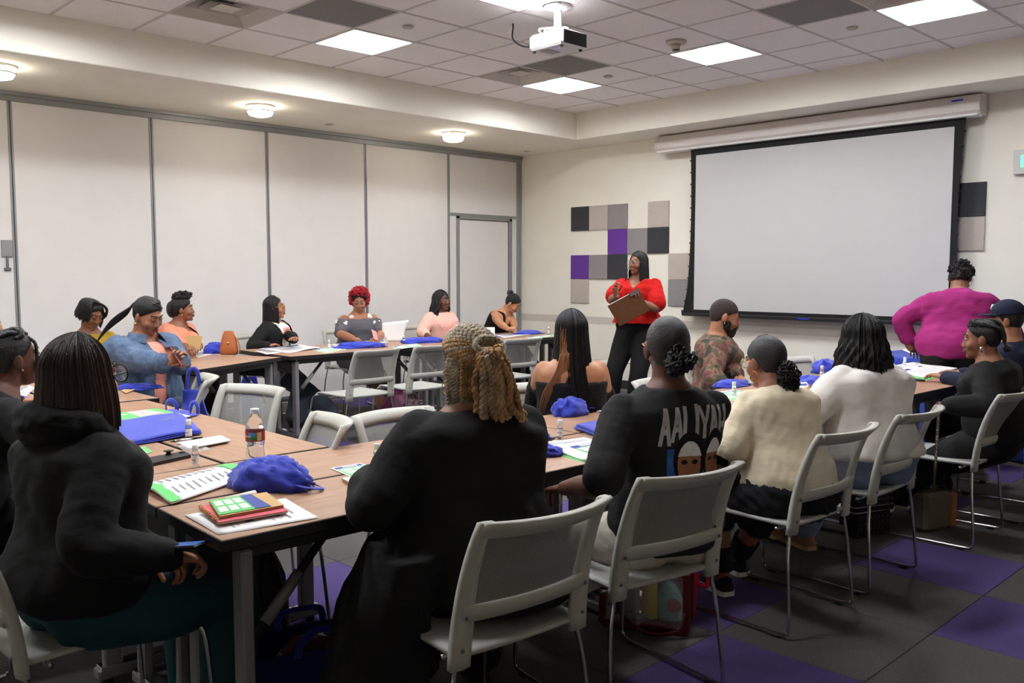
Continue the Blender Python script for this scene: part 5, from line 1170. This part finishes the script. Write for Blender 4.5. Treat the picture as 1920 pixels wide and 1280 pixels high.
# near corner
def blift(a, b): return .03*abs(a-.5)*2*max(0, 1-abs(b-.5)*.2)*0+.016*(1-math.exp(-((a-.02)/.08)**2))*0+.012*math.sin(b*PI)
bk_ = page('open_booklet', 'open booklet with green torn borders and white text pages', 'booklet', ((258, 912), (420, 873), (482, 890), (322, 945)), ZT+.004, 'none', thick=.004, wave=0, lift=lambda a, b: .016*math.sin(min(1, b*1.15)*PI)*.8+.004)
q = [P(u, v, ZT+.004) for u, v in ((258, 912), (420, 873), (482, 890), (322, 945))]
lf = lambda a, b: .016*math.sin(min(1, b*1.15)*PI)*.8+.0062
rg = np.random.default_rng(3)
def strip(a0, a1, b0, b1, m, nm, n=24, ja=0):
    V = [];
    for i in range(n+1):
        b = b0+(b1-b0)*i/n
        for k, a in enumerate((a0, a1+ja*rg.normal())): p_ = bil(q, a, b); V.append((p_.x, p_.y, p_.z+lf(a, b)+.0004))
    mesh_obj(nm, (np.array(V), [(2*i, 2*i+1, 2*i+3, 2*i+2) for i in range(n)]), m, bk_)
strip(0, .11, 0, 1, mGreen, 'print', 24, .012); strip(1, .86, .0, 1, mGreen, 'print', 24, .012)
for k in range(9): strip(.16+.075*k, .185+.075*k, .1, .1+.3*(.6+.4*rg.random()), mInk, 'print', 4)
for k in range(9): strip(.16+.075*k, .175+.075*k, .56, .56+.3*(.5+.5*rg.random()), mInk, 'print', 4)
tote_bunch('crumpled blue tote behind the open booklet at the near table corner', (510, 912), .155, .085, .075, D(30), 4)
page('flyer_sheet', 'white printed sheet beneath the red notebook at the table corner', 'paper', ((346, 966), (535, 934), (598, 971), (410, 1002)), ZT, 'chart', flip=True)
t = thing('red_notebook', 'red spiral notebook lying on the white sheet', 'notebook', P(455, 962, ZT+.004)); q0 = t.location
def slab(px, z0, z1, m, nm, par, org):
    q_ = [P(u, v, z1+ZT)-org for u, v in px]; lo = [Vector((p_.x, p_.y, z0+ZT-org.z)) for p_ in q_]; hi = [Vector((p_.x, p_.y, z1+ZT-org.z)) for p_ in q_]
    return mesh_obj(nm, loft([[tuple(p_) for p_ in lo], [tuple(p_) for p_ in hi]]), m, par)
RN = ((374, 948), (508, 930), (540, 957), (410, 979)); slab(RN, .004, .006, mPinkN, 'cover', t, q0); slab([(u*.995+2, v) for u, v in RN], .006, .013, mat('page_edge', (214, 196, 170), .8), 'pages', t, q0); slab(RN, .013, .0155, mPinkN, 'cover', t, q0)
a_, b_ = P(378, 950, ZT+.012)-q0, P(412, 978, ZT+.012)-q0
for k in range(11): c_ = a_.lerp(b_, (k+.5)/11); mesh_obj('spiral_ring', tube([c_+Vector((.009*math.cos(x)*.6, -.004+.009*math.cos(x)*.5, .008*math.sin(x))) for x in np.linspace(0, 2*PI, 11)], .0012, 5), mGold, t, True)
t = thing('tan_notebook', 'small tan notebook with green bordered card on the red notebook', 'notebook', P(450, 950, ZT+.017)); q0 = t.location
TN = ((392, 939), (500, 922), (532, 946), (412, 968)); slab(TN, .0165, .024, mTan, 'cover', t, q0)
q_ = [P(u, v, ZT+.026)-q0 for u, v in ((393, 938), (470, 926), (508, 948), (410, 965))]
cd = mesh_obj('card', sheet_geo(q_, 0, .001, 0, 4, 4), mGreen, t)
for k in range(6): a0, b0 = .06+.3*(k % 3)*.72, .12+.42*(k//3); mesh_obj('print', sheet_geo([bil(q_, a0, b0), bil(q_, a0+.17, b0), bil(q_, a0+.17, b0+.32), bil(q_, a0, b0+.32)], .0006, 0, 0, 1, 1), mPaper, cd)
mesh_obj('print', sheet_geo([bil(q_, .72, 0), bil(q_, 1, 0), bil(q_, 1, 1), bil(q_, .7, 1)], .0006, 0, 0, 2, 2), mBlueP, cd)
t = mesh_obj('paper_roll', tube([P(424, 938, ZT+.014), P(478, 925, ZT+.014)], .011, 14), mat('tissue', (238, 226, 214), .9), None, True); tag(t, 'rolled white tissue behind the red notebook', 'tissue')
page('flyer', 'blue and green flyer left of the blonde twists person', 'flyer', ((620, 878), (676, 868), (720, 884), (664, 897)), ZT, 'flyer')
t = thing('tan_notebook', 'tan notebook with white page under the watch hand', 'notebook', P(690, 900, ZT)); q0 = t.location
slab(((641, 897), (690, 888), (735, 905), (680, 918)), 0, .01, mTan, 'cover', t, q0); slab(((642, 896), (690, 887), (734, 904), (680, 916)), .01, .012, mPaper, 'page', t, q0)
# phone, card, napkins, pen
t = thing('phone', 'black phone with round grip lying on the left table', 'phone', P(315, 858, ZT), 0); q0 = t.location
slab(((272, 858), (345, 845), (358, 852), (285, 868)), 0, .011, mat('phone_black', (30, 30, 32), .35), 'case', t, q0)
c_ = P(316, 851, ZT+.011)-q0; mesh_obj('grip', lathe([(.012, 0), (.008, .004), (.008, .009), (.018, .011), (.02, .014), (.001, .015)], 20, tuple(c_)), mDark, t, True)
c_ = P(341, 848, ZT+.011)-q0; mesh_obj('camera_ring', lathe([(.012, 0), (.012, .003), (.001, .0035)], 18, tuple(c_)), mDark, t, True)
page('card', 'small green and white card left of the black phone', 'card', ((222, 846), (272, 837), (286, 848), (230, 858)), ZT, 'mag', thick=.0008, wave=0)
t = thing('napkin_stack', 'stack of white napkins in torn wrapper right of the pen', 'napkins', P(380, 832, ZT)); q0 = t.location
for k in range(3): slab([(u+k*2-2, v-k*.6) for u, v in ((332, 830), (412, 817), (431, 826), (352, 841))], .0005+.004*k, .004+.004*k, mPaper, 'napkin', t, q0)
mesh_obj('wrapper', sheet_geo([P(u, v, ZT+.003)-q0 for u, v in ((330, 836), (372, 830), (398, 846), (350, 853))], 0, 0, .01, 8, 8), mClear, t, True)
t = thing('pen', 'silver and black pen beside the white napkins', 'pen', P(350, 824, ZT+.006)); q0 = t.location; a_, b_ = P(318, 828, ZT+.006)-q0, P(381, 820, ZT+.006)-q0
mesh_obj('barrel', tube([a_.lerp(b_, .15), a_.lerp(b_, .7)], .0055, 10), mSilver, t, True); mesh_obj('grip', tube([a_.lerp(b_, .7), a_.lerp(b_, .97)], .006, 10), mDark, t, True); mesh_obj('tip', tube([a_, a_.lerp(b_, .15)], [.001, .005], 10), mDark, t, True)
# flat tote with magazines on the left column
tote_flat('flat blue tote bag under the green magazines on the left table', ((182, 788), (330, 772), (378, 815), (215, 842)), 3)
t = thing('tote_bag', 'second flat blue tote with looped handles poking out', 'tote bag', P(320, 780, ZT)); q0 = t.location
mesh_obj('fabric_panel', sheet_geo([P(u, v, ZT)-q0 for u, v in ((230, 786), (345, 770), (372, 779), (300, 798))], .004, .004, .004), mTote, t, True)
for (u1, v1, u2, v2) in ((312, 772, 331, 774), (357, 777, 371, 777)):
    a_, b_ = P(u1, v1, ZT)-q0, P(u2, v2, ZT)-q0; m_ = (a_+b_)/2; mesh_obj('handle', tube(catmull([a_, a_+Vector((0, 0, .045)), m_+Vector((0, 0, .065)), b_+Vector((0, 0, .04)), b_], 6), .011, 6, .15), mTote, t, True)
page('magazine', 'green and grey magazine on top of the flat blue tote', 'magazine', ((192, 778), (292, 766), (325, 773), (222, 788)), ZT+.02, 'mag', thick=.005, wave=.002)
page('magazine', 'pale magazine partly under the green one by the tote handles', 'magazine', ((270, 788), (330, 773), (357, 780), (300, 792)), ZT+.016, 'list', thick=.003)
# beyond
page('envelope', 'tan envelope near the denim jacket', 'envelope', ((226, 732), (250, 723), (262, 727), (236, 737)), ZT+.004, 'none', mTan); page('card', 'green card beside the tan envelope', 'card', ((226, 724), (245, 719), (252, 722), (230, 727)), ZT+.008, 'none', mGreen)
tote_bunch('folded blue tote behind the tan envelope', (262, 729), .12, .06, .03, D(60), 9)
page('papers', 'white papers before the person at the left edge', 'paper', ((20, 738), (54, 722), (66, 728), (40, 752)), ZT, 'list', wave=.006)
tote_bunch('blue tote beside the papers at the left edge', (45, 755), .08, .05, .03, 0, 8, handle=False)
# middle of the near row
tote_bunch('rolled blue tote bag before the long black hair', (1070, 776), .125, .075, .075, D(95), 12)
t = tote_flat('folded blue tote with white letters beside the printed tee', ((1076, 805), (1120, 795), (1200, 806), (1140, 828)), 2, thick=.02)
g = text_geo('ST', .055, .0006); Mx = Matrix.Translation((.075, -.015, .0275)) @ Matrix.Rotation(D(138), 4, 'Z'); mesh_obj('lettering', mxf(g, Mx), mPaper, t)
page('paper_stack', 'stack of printed sheets with green tables right of the blonde twists', 'paper', ((1005, 832), (1095, 820), (1165, 838), (1096, 862)), ZT+.006, 'table', thick=.006, wave=.004)
page('folder', 'green folder beneath the printed sheets', 'folder', ((1040, 850), (1130, 838), (1160, 847), (1095, 866)), ZT, 'none', mGreen, thick=.003, wave=0)
tote_bunch('blue tote corner beside the elbow of the black cardigan', (1022, 852), .07, .06, .035, D(20), 15, handle=False); tote_bunch('small blue tote knot at the cardigan shoulder', (1012, 824), .05, .035, .03, D(70), 17)
for n, (u1, v1, u2, v2, w) in enumerate(((1128, 824, 1170, 838, 'yellow and black pencil by the folded tote, upper'), (1132, 830, 1172, 842, 'yellow and black pencil by the folded tote, lower'))):
    t = thing('pencil', w, 'pencil', P((u1+u2)/2, (v1+v2)/2, ZT+.004)); q0 = t.location; a_, b_ = P(u1, v1, ZT+.004)-q0, P(u2, v2, ZT+.004)-q0
    mesh_obj('shaft', tube([a_, b_], .004, 6), mat('pencil_yellow', (206, 180, 60), .5), t); mesh_obj('stripe', tube([a_.lerp(b_, .08), a_.lerp(b_, .95)], .0042, 3), mDark, t)
t = mesh_obj('bottle_seal', lathe([(.012, 0), (.012, .001), (.001, .0012)], 16, tuple(P(1143, 0, ZT) if 0 else P(1041, 826, ZT))), mPaper); tag(t, 'round white seal beside the bottle on the near table', 'seal')
page('papers', 'loose white papers beyond the printed tee', 'paper', ((1118, 772), (1180, 757), (1215, 764), (1175, 780)), ZT, 'list', wave=.006)
tote_flat('flat blue tote glimpsed past the shoulder of the printed tee', ((1188, 752), (1225, 744), (1260, 748), (1200, 758)), 2)
page('flyer', 'green flyers before the camouflage shirt', 'flyer', ((1318, 738), (1380, 730), (1425, 742), (1360, 752)), ZT, 'flyer', thick=.004)
tote_bunch('flat blue tote before the camouflage shirt', (1372, 724), .15, .07, .035, D(80), 21)
page('papers', 'white papers with pink edge left of the cream tee', 'paper', ((1350, 762), (1400, 750), (1425, 756), (1372, 772)), ZT, 'list')
tote_bunch('crumpled blue tote behind the white leaflet, nearer one', (1520, 727), .17, .1, .06, D(80), 23); tote_bunch('crumpled blue tote by the empty chair, farther one', (1552, 697), .16, .1, .075, D(85), 26)
t = page('leaflet', 'yellow bordered leaflet held by the person in the white shirt', 'leaflet', ((1489, 718), (1512, 716), (1545, 742), (1524, 744)), TH+.09, 'list', thick=.001, lift=lambda a, b: -.05*b)
page('paper_stack', 'stack of papers and green booklets before the braided person', 'paper', ((1650, 690), (1715, 678), (1795, 690), (1735, 706)), ZT+.014, 'chart', thick=.014, wave=.003)
page('folder', 'green folder under the paper stack before the braided person', 'folder', ((1665, 700), (1720, 690), (1795, 695), (1740, 712)), ZT, 'none', mGreen, thick=.003, wave=0)
tote_bunch('crumpled blue tote before the fuchsia blouse', (1765, 684), .18, .11, .07, D(75), 28)
t = thing('glasses_case', 'black cord loop on the table before the braided person', 'cord', P(1712, 712, ZT+.004)); mesh_obj('loop', tube(catmull([(-.06, 0, 0), (-.02, .03, .002), (.05, .03, .002), (.07, 0, .002), (.04, -.03, .002), (-.03, -.025, .001), (-.06, 0, 0)], 6), .006, 6), mDark, t, True); t.name = 'cord_loop'
page('papers', 'pale papers on the blue cloth under the hand', 'paper', ((1690, 655), (1725, 648), (1745, 656), (1712, 664)), .7475, 'none', thick=.001, wave=0)
# far row
tote_bunch('blue tote on the far row before the grey cold-shoulder top', (672, 652), .24, .09, .05, D(75), 31); tote_bunch('blue tote on the far row before the pink blouse', (792, 642), .24, .1, .045, D(80), 33)
tote_bunch('blue tote on the far row before the black tank top', (905, 633), .2, .09, .03, D(85), 35); tote_bunch('blue tote at the right end of the far row', (990, 626), .2, .1, .035, D(85), 37)
page('booklet', 'open booklet on the far row before the black cardigan', 'booklet', ((485, 655), (560, 646), (600, 652), (540, 661)), ZT+.005, 'list', thick=.006, wave=.01); page('papers', 'white papers at the far row corner before the black cardigan', 'paper', ((478, 658), (530, 650), (560, 656), (500, 664)), ZT, 'list')
page('flyer', 'green flyer at the near edge of the far row', 'flyer', ((585, 656), (625, 648), (650, 655), (610, 662)), ZT, 'flyer'); page('flyer', 'green flyer between the two empty chairs on the far row', 'flyer', ((735, 650), (780, 643), (790, 648), (745, 655)), ZT, 'flyer')
page('papers', 'white papers on the far row under the hands of the red-curled person', 'paper', ((620, 646), (700, 636), (730, 641), (640, 652)), ZT, 'list'); page('papers', 'papers the person in the tank top writes on', 'paper', ((925, 628), (975, 622), (995, 627), (945, 633)), ZT+.003, 'list'); page('flyer', 'green flyer at the right end of the far row', 'flyer', ((985, 632), (1035, 626), (1040, 630), (1000, 636)), ZT, 'flyer')
b0 = P(735, 640, TH); t = thing('standing_booklet', 'upright white booklet standing open on the far row', 'booklet', b0, D(55))
mesh_obj('cover_page', grid(lambda a, b: (-.1+.22*a+.06*b*b*a, -.02*math.sin(a*3), .002+.19*b-.06*a*0+.03*a*b), 10, 8, (0, .003, 0)), mPaper, t, True); mesh_obj('inner_page', grid(lambda a, b: (-.1+.18*a, .02+.03*a, .002+.15*b), 6, 6, (0, .003, 0)), mPaper, t, True)
b0 = P(912, 636, TH); t = thing('folded_card', 'white folded tent card on the far row', 'card', b0, D(50)); mesh_obj('panel', grid(lambda a, b: (-.09+.18*a, -.03+.03*b, .13*b), 2, 4, (0, .003, 0)), mPaper, t); mesh_obj('panel', grid(lambda a, b: (-.09+.18*a, .03-.03*b, .13*b), 2, 4, (0, -.003, 0)), mPaper, t)
# orange handbag and blue bundle on the slanted table
p = P(430, 664, TH); t = thing('handbag', 'orange brown handbag with gold clasp on the slanted table', 'handbag', p, D(50)); mOr = mat('leather_orange', (168, 92, 44), .5)
me_ = loft([[(a*sx, b*sy, z) for a, b in [(math.copysign(abs(math.cos(w))**.6, math.cos(w)), math.copysign(abs(math.sin(w))**.6, math.sin(w))) for w in np.linspace(0, 2*PI, 20, endpoint=False)]] for z, sx, sy in ((0, .066, .05), (.01, .074, .056), (.06, .075, .05), (.11, .068, .036), (.16, .056, .018), (.2, .04, .008), (.205, .03, .005))])
mesh_obj('bag_body', me_, mOr, t, True); mesh_obj('clasp', xf(lathe([(.012, 0), (.012, .006), (.001, .007)], 14), (.0, -.044, .1), rx=PI/2), mGold, t, True); mesh_obj('strap', tube(catmull([(.03, 0, .19), (.08, -.02, .12), (.1, -.03, .04), (.09, -.03, .008)], 6), .009, 6, .3), mOr, t, True)
tote_bunch('blue bundle beside the orange handbag', (408, 662), .12, .08, .075, D(60), 41, handle=False); page('papers', 'papers beside the blue bundle on the slanted table', 'paper', ((362, 664), (385, 659), (398, 664), (370, 670)), ZT, 'list')
# phones in hands
def slab_at(label, nm, loc, eul, sz, m, face=None, cat='phone'):
    t = thing(nm, label, cat, loc); t.rotation_euler = eul; mesh_obj('case', bbox_(-sz[0], sz[0], -sz[1], sz[1], -sz[2], sz[2], .004), m, t)
    if face: mesh_obj('screen', box(-sz[0]*.9, sz[0]*.9, -sz[1]*.95, sz[1]*.95, sz[2], sz[2]+.0006), face, t)
    return t
slab_at('red phone held by the person in the denim jacket', 'phone', Q(336, 668, 5.35), (D(50), D(10), D(120)), (.038, .078, .005), mat('phone_red', (150, 24, 50), .35), mDark)
slab_at('lit phone held by the person in the black hoodie', 'phone', Q(332, 1024, 2.4), (D(6), D(-6), D(-52)), (.034, .07, .005), mDark, mat('phone_screen', (44, 84, 150), .3, emit=.12, noise=(60, .7)))
slab_at('pink leaflet held by the red-curled person', 'leaflet', Q(703, 628, 8.95), (D(40), D(25), D(85)), (.03, .075, .002), mat('leaflet_pink', (232, 150, 150), .7), None, 'leaflet')
slab_at('tan card held by the person in the peach blazer', 'card', Q(362, 642, 7.45), (D(70), 0, D(30)), (.08, .06, .002), mTan, None, 'card')
# ------------------------------------------------------------------ things on the floor and hanging
def open_tote(label, x, y, rz, w, d, h, m, m2=None, seed=1):
    t = thing('tote_bag', label, 'tote bag', (x, y, 0), rz)
    R = []
    for z, k in ((.004, .85), (h*.1, .98), (h*.5, 1), (h*.85, 1.02), (h, 1.05)): R.append([(w*k*math.copysign(abs(math.cos(a))**.5, math.cos(a))+.008*math.sin(5*a+z*20+seed), d*k*math.copysign(abs(math.sin(a))**.5, math.sin(a))+.008*math.sin(4*a+z*15), z+.01*math.sin(3*a+seed)*(z/h)) for a in np.linspace(0, 2*PI, 36, endpoint=False)])
    V, F = loft(R, caps=False); F = list(F)+[tuple(range(35, -1, -1))]
    mesh_obj('bag_body', (V, F), m, t, True)
    for s_ in (-1, 1): mesh_obj('handle', tube(catmull([(-w*.35, s_*d, h*.95), (-w*.3, s_*d*1.05, h*1.2), (0, s_*d*.8, h*1.32), (w*.3, s_*d*1.05, h*1.2), (w*.35, s_*d, h*.95)], 6), .013, 6, .2), m2 or m, t, True)
    return t
q1 = P(590, 1300, .02)
t = open_tote('large open blue tote bag on the floor under the near table', q1.x-.05, q1.y+.02, D(75), .24, .13, .2, mToteD, mTote)
bg = thing('handbag', 'brown handbag with pale net pattern inside the floor tote', 'handbag', (q1.x-.03, q1.y-.0, .01), D(75))
mesh_obj('bag_body', crumple(.15, .085, .17, 51, sharp=.4), mat('leather_brown', (92, 48, 30), .5, noise=(9, .25)), bg, True)
bvh = BVHTree.FromPolygons([v.co[:] for v in bg.children[0].data.vertices], [tuple(f.vertices) for f in bg.children[0].data.polygons])
G = []
for i in range(5):
    for s_ in (1, -1):
        pts = []
        for k in range(9):
            w = Vector((-.1+.022*i+.012*s_*math.sin(k*PI/2), -.3, .02+.018*k)); hh = bvh.ray_cast(w, Vector((0, 1, 0)))
            if hh[0] is not None: pts.append(hh[0]+Vector((0, -.002, 0)))
        if len(pts) > 3: G.append(tube(pts, .0022, 5))
if G: mesh_obj('net_pattern', join(*G), mat('net_pale', (196, 188, 160), .6), bg, True)
mesh_obj('clasp', ellipsoid((.02, -.085, .12), (.012, .006, .012), 10, 8), mGold, bg, True)
# dark backpack hanging at the near table leg
q1 = P(500, 1205, 0)
t = thing('backpack', 'black backpack leaning on the near table leg', 'backpack', (q1.x, q1.y, 0), D(20)); mBp = mat('nylon_black', (18, 18, 19), .5)
mesh_obj('pack_body', crumple(.1, .075, .33, 61, sharp=.35), mBp, t, True)
for s_ in (-1, 1): mesh_obj('strap', tube(catmull([(s_*.06, -.08, .4), (s_*.09, -.14, .3), (s_*.08, -.13, .15), (s_*.07, -.1, .06)], 6), .016, 6, .3), mBp, t, True)
mesh_obj('grab_loop', tube(catmull([(-.03, 0, .42), (-.02, 0, .47), (.02, 0, .47), (.03, 0, .42)], 5), .008, 6), mBp, t, True)
# clear tote with red trim under the printed tee's chair
q1 = P(1212, 1172, .0); t = thing('clear_tote', 'clear tote with red trim holding a teal pouch under the chair', 'tote bag', (q1.x, q1.y, 0), D(28)); mRedL = mat('trim_red', (84, 14, 14), .4)
W_, D_, H_ = .17, .07, .26
mesh_obj('clear_panel', loft([[(a*W_, b*D_, z) for a, b in ((-1, -1), (1, -1), (1, 1), (-1, 1))] for z in (.01, H_)], caps=False), mat('clear_vinyl', (230, 232, 234), .15, alpha=.18), t)
mesh_obj('base', bbox_(-W_-.004, W_+.004, -D_-.004, D_+.004, 0, .035, .006), mRedL, t)
for a, b in ((-1, -1), (1, -1), (1, 1), (-1, 1)): mesh_obj('edge_trim', bbox_(a*W_-.014, a*W_+.014, b*D_-.014, b*D_+.014, .02, H_, .004), mRedL, t)
mesh_obj('top_trim', join(*[bbox_(*q, H_-.02, H_, .004) for q in ((-W_, W_, -D_-.006, -D_+.006), (-W_, W_, D_-.006, D_+.006), (-W_-.006, -W_+.006, -D_, D_), (W_-.006, W_+.006, -D_, D_))]), mRedL, t)
mesh_obj('strap', tube(catmull([(-.1, -D_-.01, H_), (-.13, -D_-.05, H_*.6), (0, -D_-.07, .03), (.14, -D_-.03, .03), (.17, -D_-.01, .1)], 7), .016, 6, .3), mRedL, t, True)
c_ = t.location
o = thing('pouch', 'teal pouch with gold studs inside the clear tote', 'pouch', (c_.x+.085, c_.y+.045, .04), D(28)); mesh_obj('pouch_body', crumple(.055, .035, .13, 71, sharp=.3), mat('teal_cloth', (120, 176, 172), .7), o, True)
for k in range(4): mesh_obj('stud', ellipsoid((-.03+.02*k, -.036, .12), (.004, .003, .004), 8, 6), mGold, o, True)
mesh_obj('patch', xf(lathe([(.03, 0), (.03, .003), (.001, .0035)], 18), (.02, -.036, .07), rx=PI/2), mat('patch_orange', (150, 66, 36), .6), o)
o = thing('pouch', 'yellow pouch inside the clear tote', 'pouch', (c_.x+.015, c_.y+.0, .04), D(28)); mesh_obj('pouch_body', crumple(.035, .03, .16, 73, sharp=.3), mat('yellow_cloth', (186, 172, 64), .7), o, True)
o = thing('pouch', 'dark pouch at the left inside the clear tote', 'pouch', (c_.x-.09, c_.y-.05, .04), D(28)); mesh_obj('pouch_body', crumple(.05, .03, .1, 75, sharp=.3), mBlack, o, True)
o = thing('tumbler', 'red tumbler with handle standing behind the clear tote', 'tumbler', (c_.x+.06, c_.y+.2, 0), D(40)); mRT = mat('tumbler_red', (190, 22, 52), .4)
mesh_obj('cup', lathe([(.001, 0), (.033, 0), (.036, .01), (.043, .14), (.05, .15), (.05, .26), (.046, .265), (.001, .266)], 24), mRT, o, True); mesh_obj('handle', tube(catmull([(.045, 0, .24), (.085, 0, .235), (.088, 0, .17), (.08, 0, .135), (.045, 0, .14)], 6), .011, 8), mRT, o, True)
# bags farther along
q1 = P(1620, 1000, 0); t = thing('studded_bag', 'black studded bag on the floor under the white shirt chair', 'handbag', (q1.x, q1.y, 0), D(70))
mesh_obj('bag_body', bbox_(-.14, .14, -.07, .07, .0, .3, .025), mBlack, t)
gs = []
for i in range(9):
    for j in range(9):
        if j in (4, 5): continue
        gs.append(lathe([(.009, 0), (.001, .012)], 6)); gs[-1] = xf(gs[-1], (-.12+.03*i, -.07, .02+.031*j), rx=PI/2)
mesh_obj('studs', join(*gs), mat('stud_dark', (78, 72, 62), .35, metal=.6), t)['kind'] = 'stuff'
for z in (.145, .175): mesh_obj('zip_band', bbox_(-.142, .142, -.073, .073, z-.004, z+.004, .002), mSilver, t)
q1 = P(1755, 992, 0); t = thing('handbag', 'grey and orange handbag hanging by a chain from the chair to the floor', 'handbag', (q1.x-.02, q1.y, 0), D(75)); mTaupe = mat('leather_taupe', (98, 88, 74), .6)
mesh_obj('bag_body', bbox_(-.13, .1, -.05, .05, .004, .22, .02), mTaupe, t)
for k, y in enumerate((-.035, 0, .035)): mesh_obj('gusset', bbox_(.095, .15-.012*(k % 2), y-.014, y+.014, .006, .2, .008), mat('leather_orange_brown', (164, 96, 44), .5), t)
ch = CH['white'].location; top_ = Vector((ch.x+.37, ch.y+.23, .835)); loc_ = t.matrix_basis.inverted() @ top_
n_ = 46; pts = [Vector((.0, 0, .22)).lerp(loc_, k/n_) for k in range(n_+1)]
mesh_obj('chain', join(*[xf(ring((0, 0, 0), .008, .0022, 8, 'xz' if k % 2 else 'yz'), tuple(p_)) for k, p_ in enumerate(pts)]), mat('chain_metal', (120, 112, 96), .35, metal=.8), t, True)
q1 = P(745, 788, 0); t = thing('handbag', 'maroon handbag on the floor under the far row', 'handbag', (q1.x, q1.y, 0), D(40)); mesh_obj('bag_body', crumple(.17, .11, .24, 81, sharp=.5), mat('leather_maroon', (92, 30, 62), .45), t, True); mesh_obj('clasp', ellipsoid((-.03, -.1, .13), (.014, .008, .014), 10, 8), mGold, t, True); mesh_obj('handle', tube(catmull([(-.07, 0, .2), (-.04, 0, .34), (.04, 0, .34), (.07, 0, .2)], 6), .009, 6), mat('leather_maroon', (92, 30, 62), .45), t, True)
q1 = P(800, 800, 0); t = thing('handbag', 'dark wine handbag under the far row beside the pink blouse', 'handbag', (q1.x-.15, q1.y-.05, 0), D(40)); mesh_obj('bag_body', crumple(.13, .1, .22, 83, sharp=.5), mat('leather_wine', (58, 22, 30), .45), t, True); mesh_obj('handle', tube(catmull([(-.06, 0, .18), (-.03, 0, .3), (.03, 0, .3), (.06, 0, .18)], 6), .008, 6), mat('leather_wine', (58, 22, 30), .45), t, True)
def hang(label, c, w, h, rz, seed):
    t = thing('tote_bag', label, 'tote bag', c, rz)
    mesh_obj('bag_body', grid(lambda a, b: ((a-.5)*w*(.55+.6*b-.2*b*b), .03*math.sin(a*8+seed)*b+.02*math.sin(b*5+a*4), -.1-h*b), 16, 14, (0, .03, 0)), mTote, t, True)
    mesh_obj('handle', tube(catmull([(-w*.2, 0, -.12), (-.03, .0, .0), (.0, .01, .03), (.03, .0, .0), (w*.2, 0, -.12)], 6), .012, 6, .25), mTote, t, True)
    return t
hang('blue tote hanging from the arm of the denim jacket', Q(362, 700, 5.45), .2, .26, D(45), 2)
hang('blue tote hanging behind the slanted table beside the black cardigan', Q(468, 685, 8.0), .22, .36, D(55), 5)
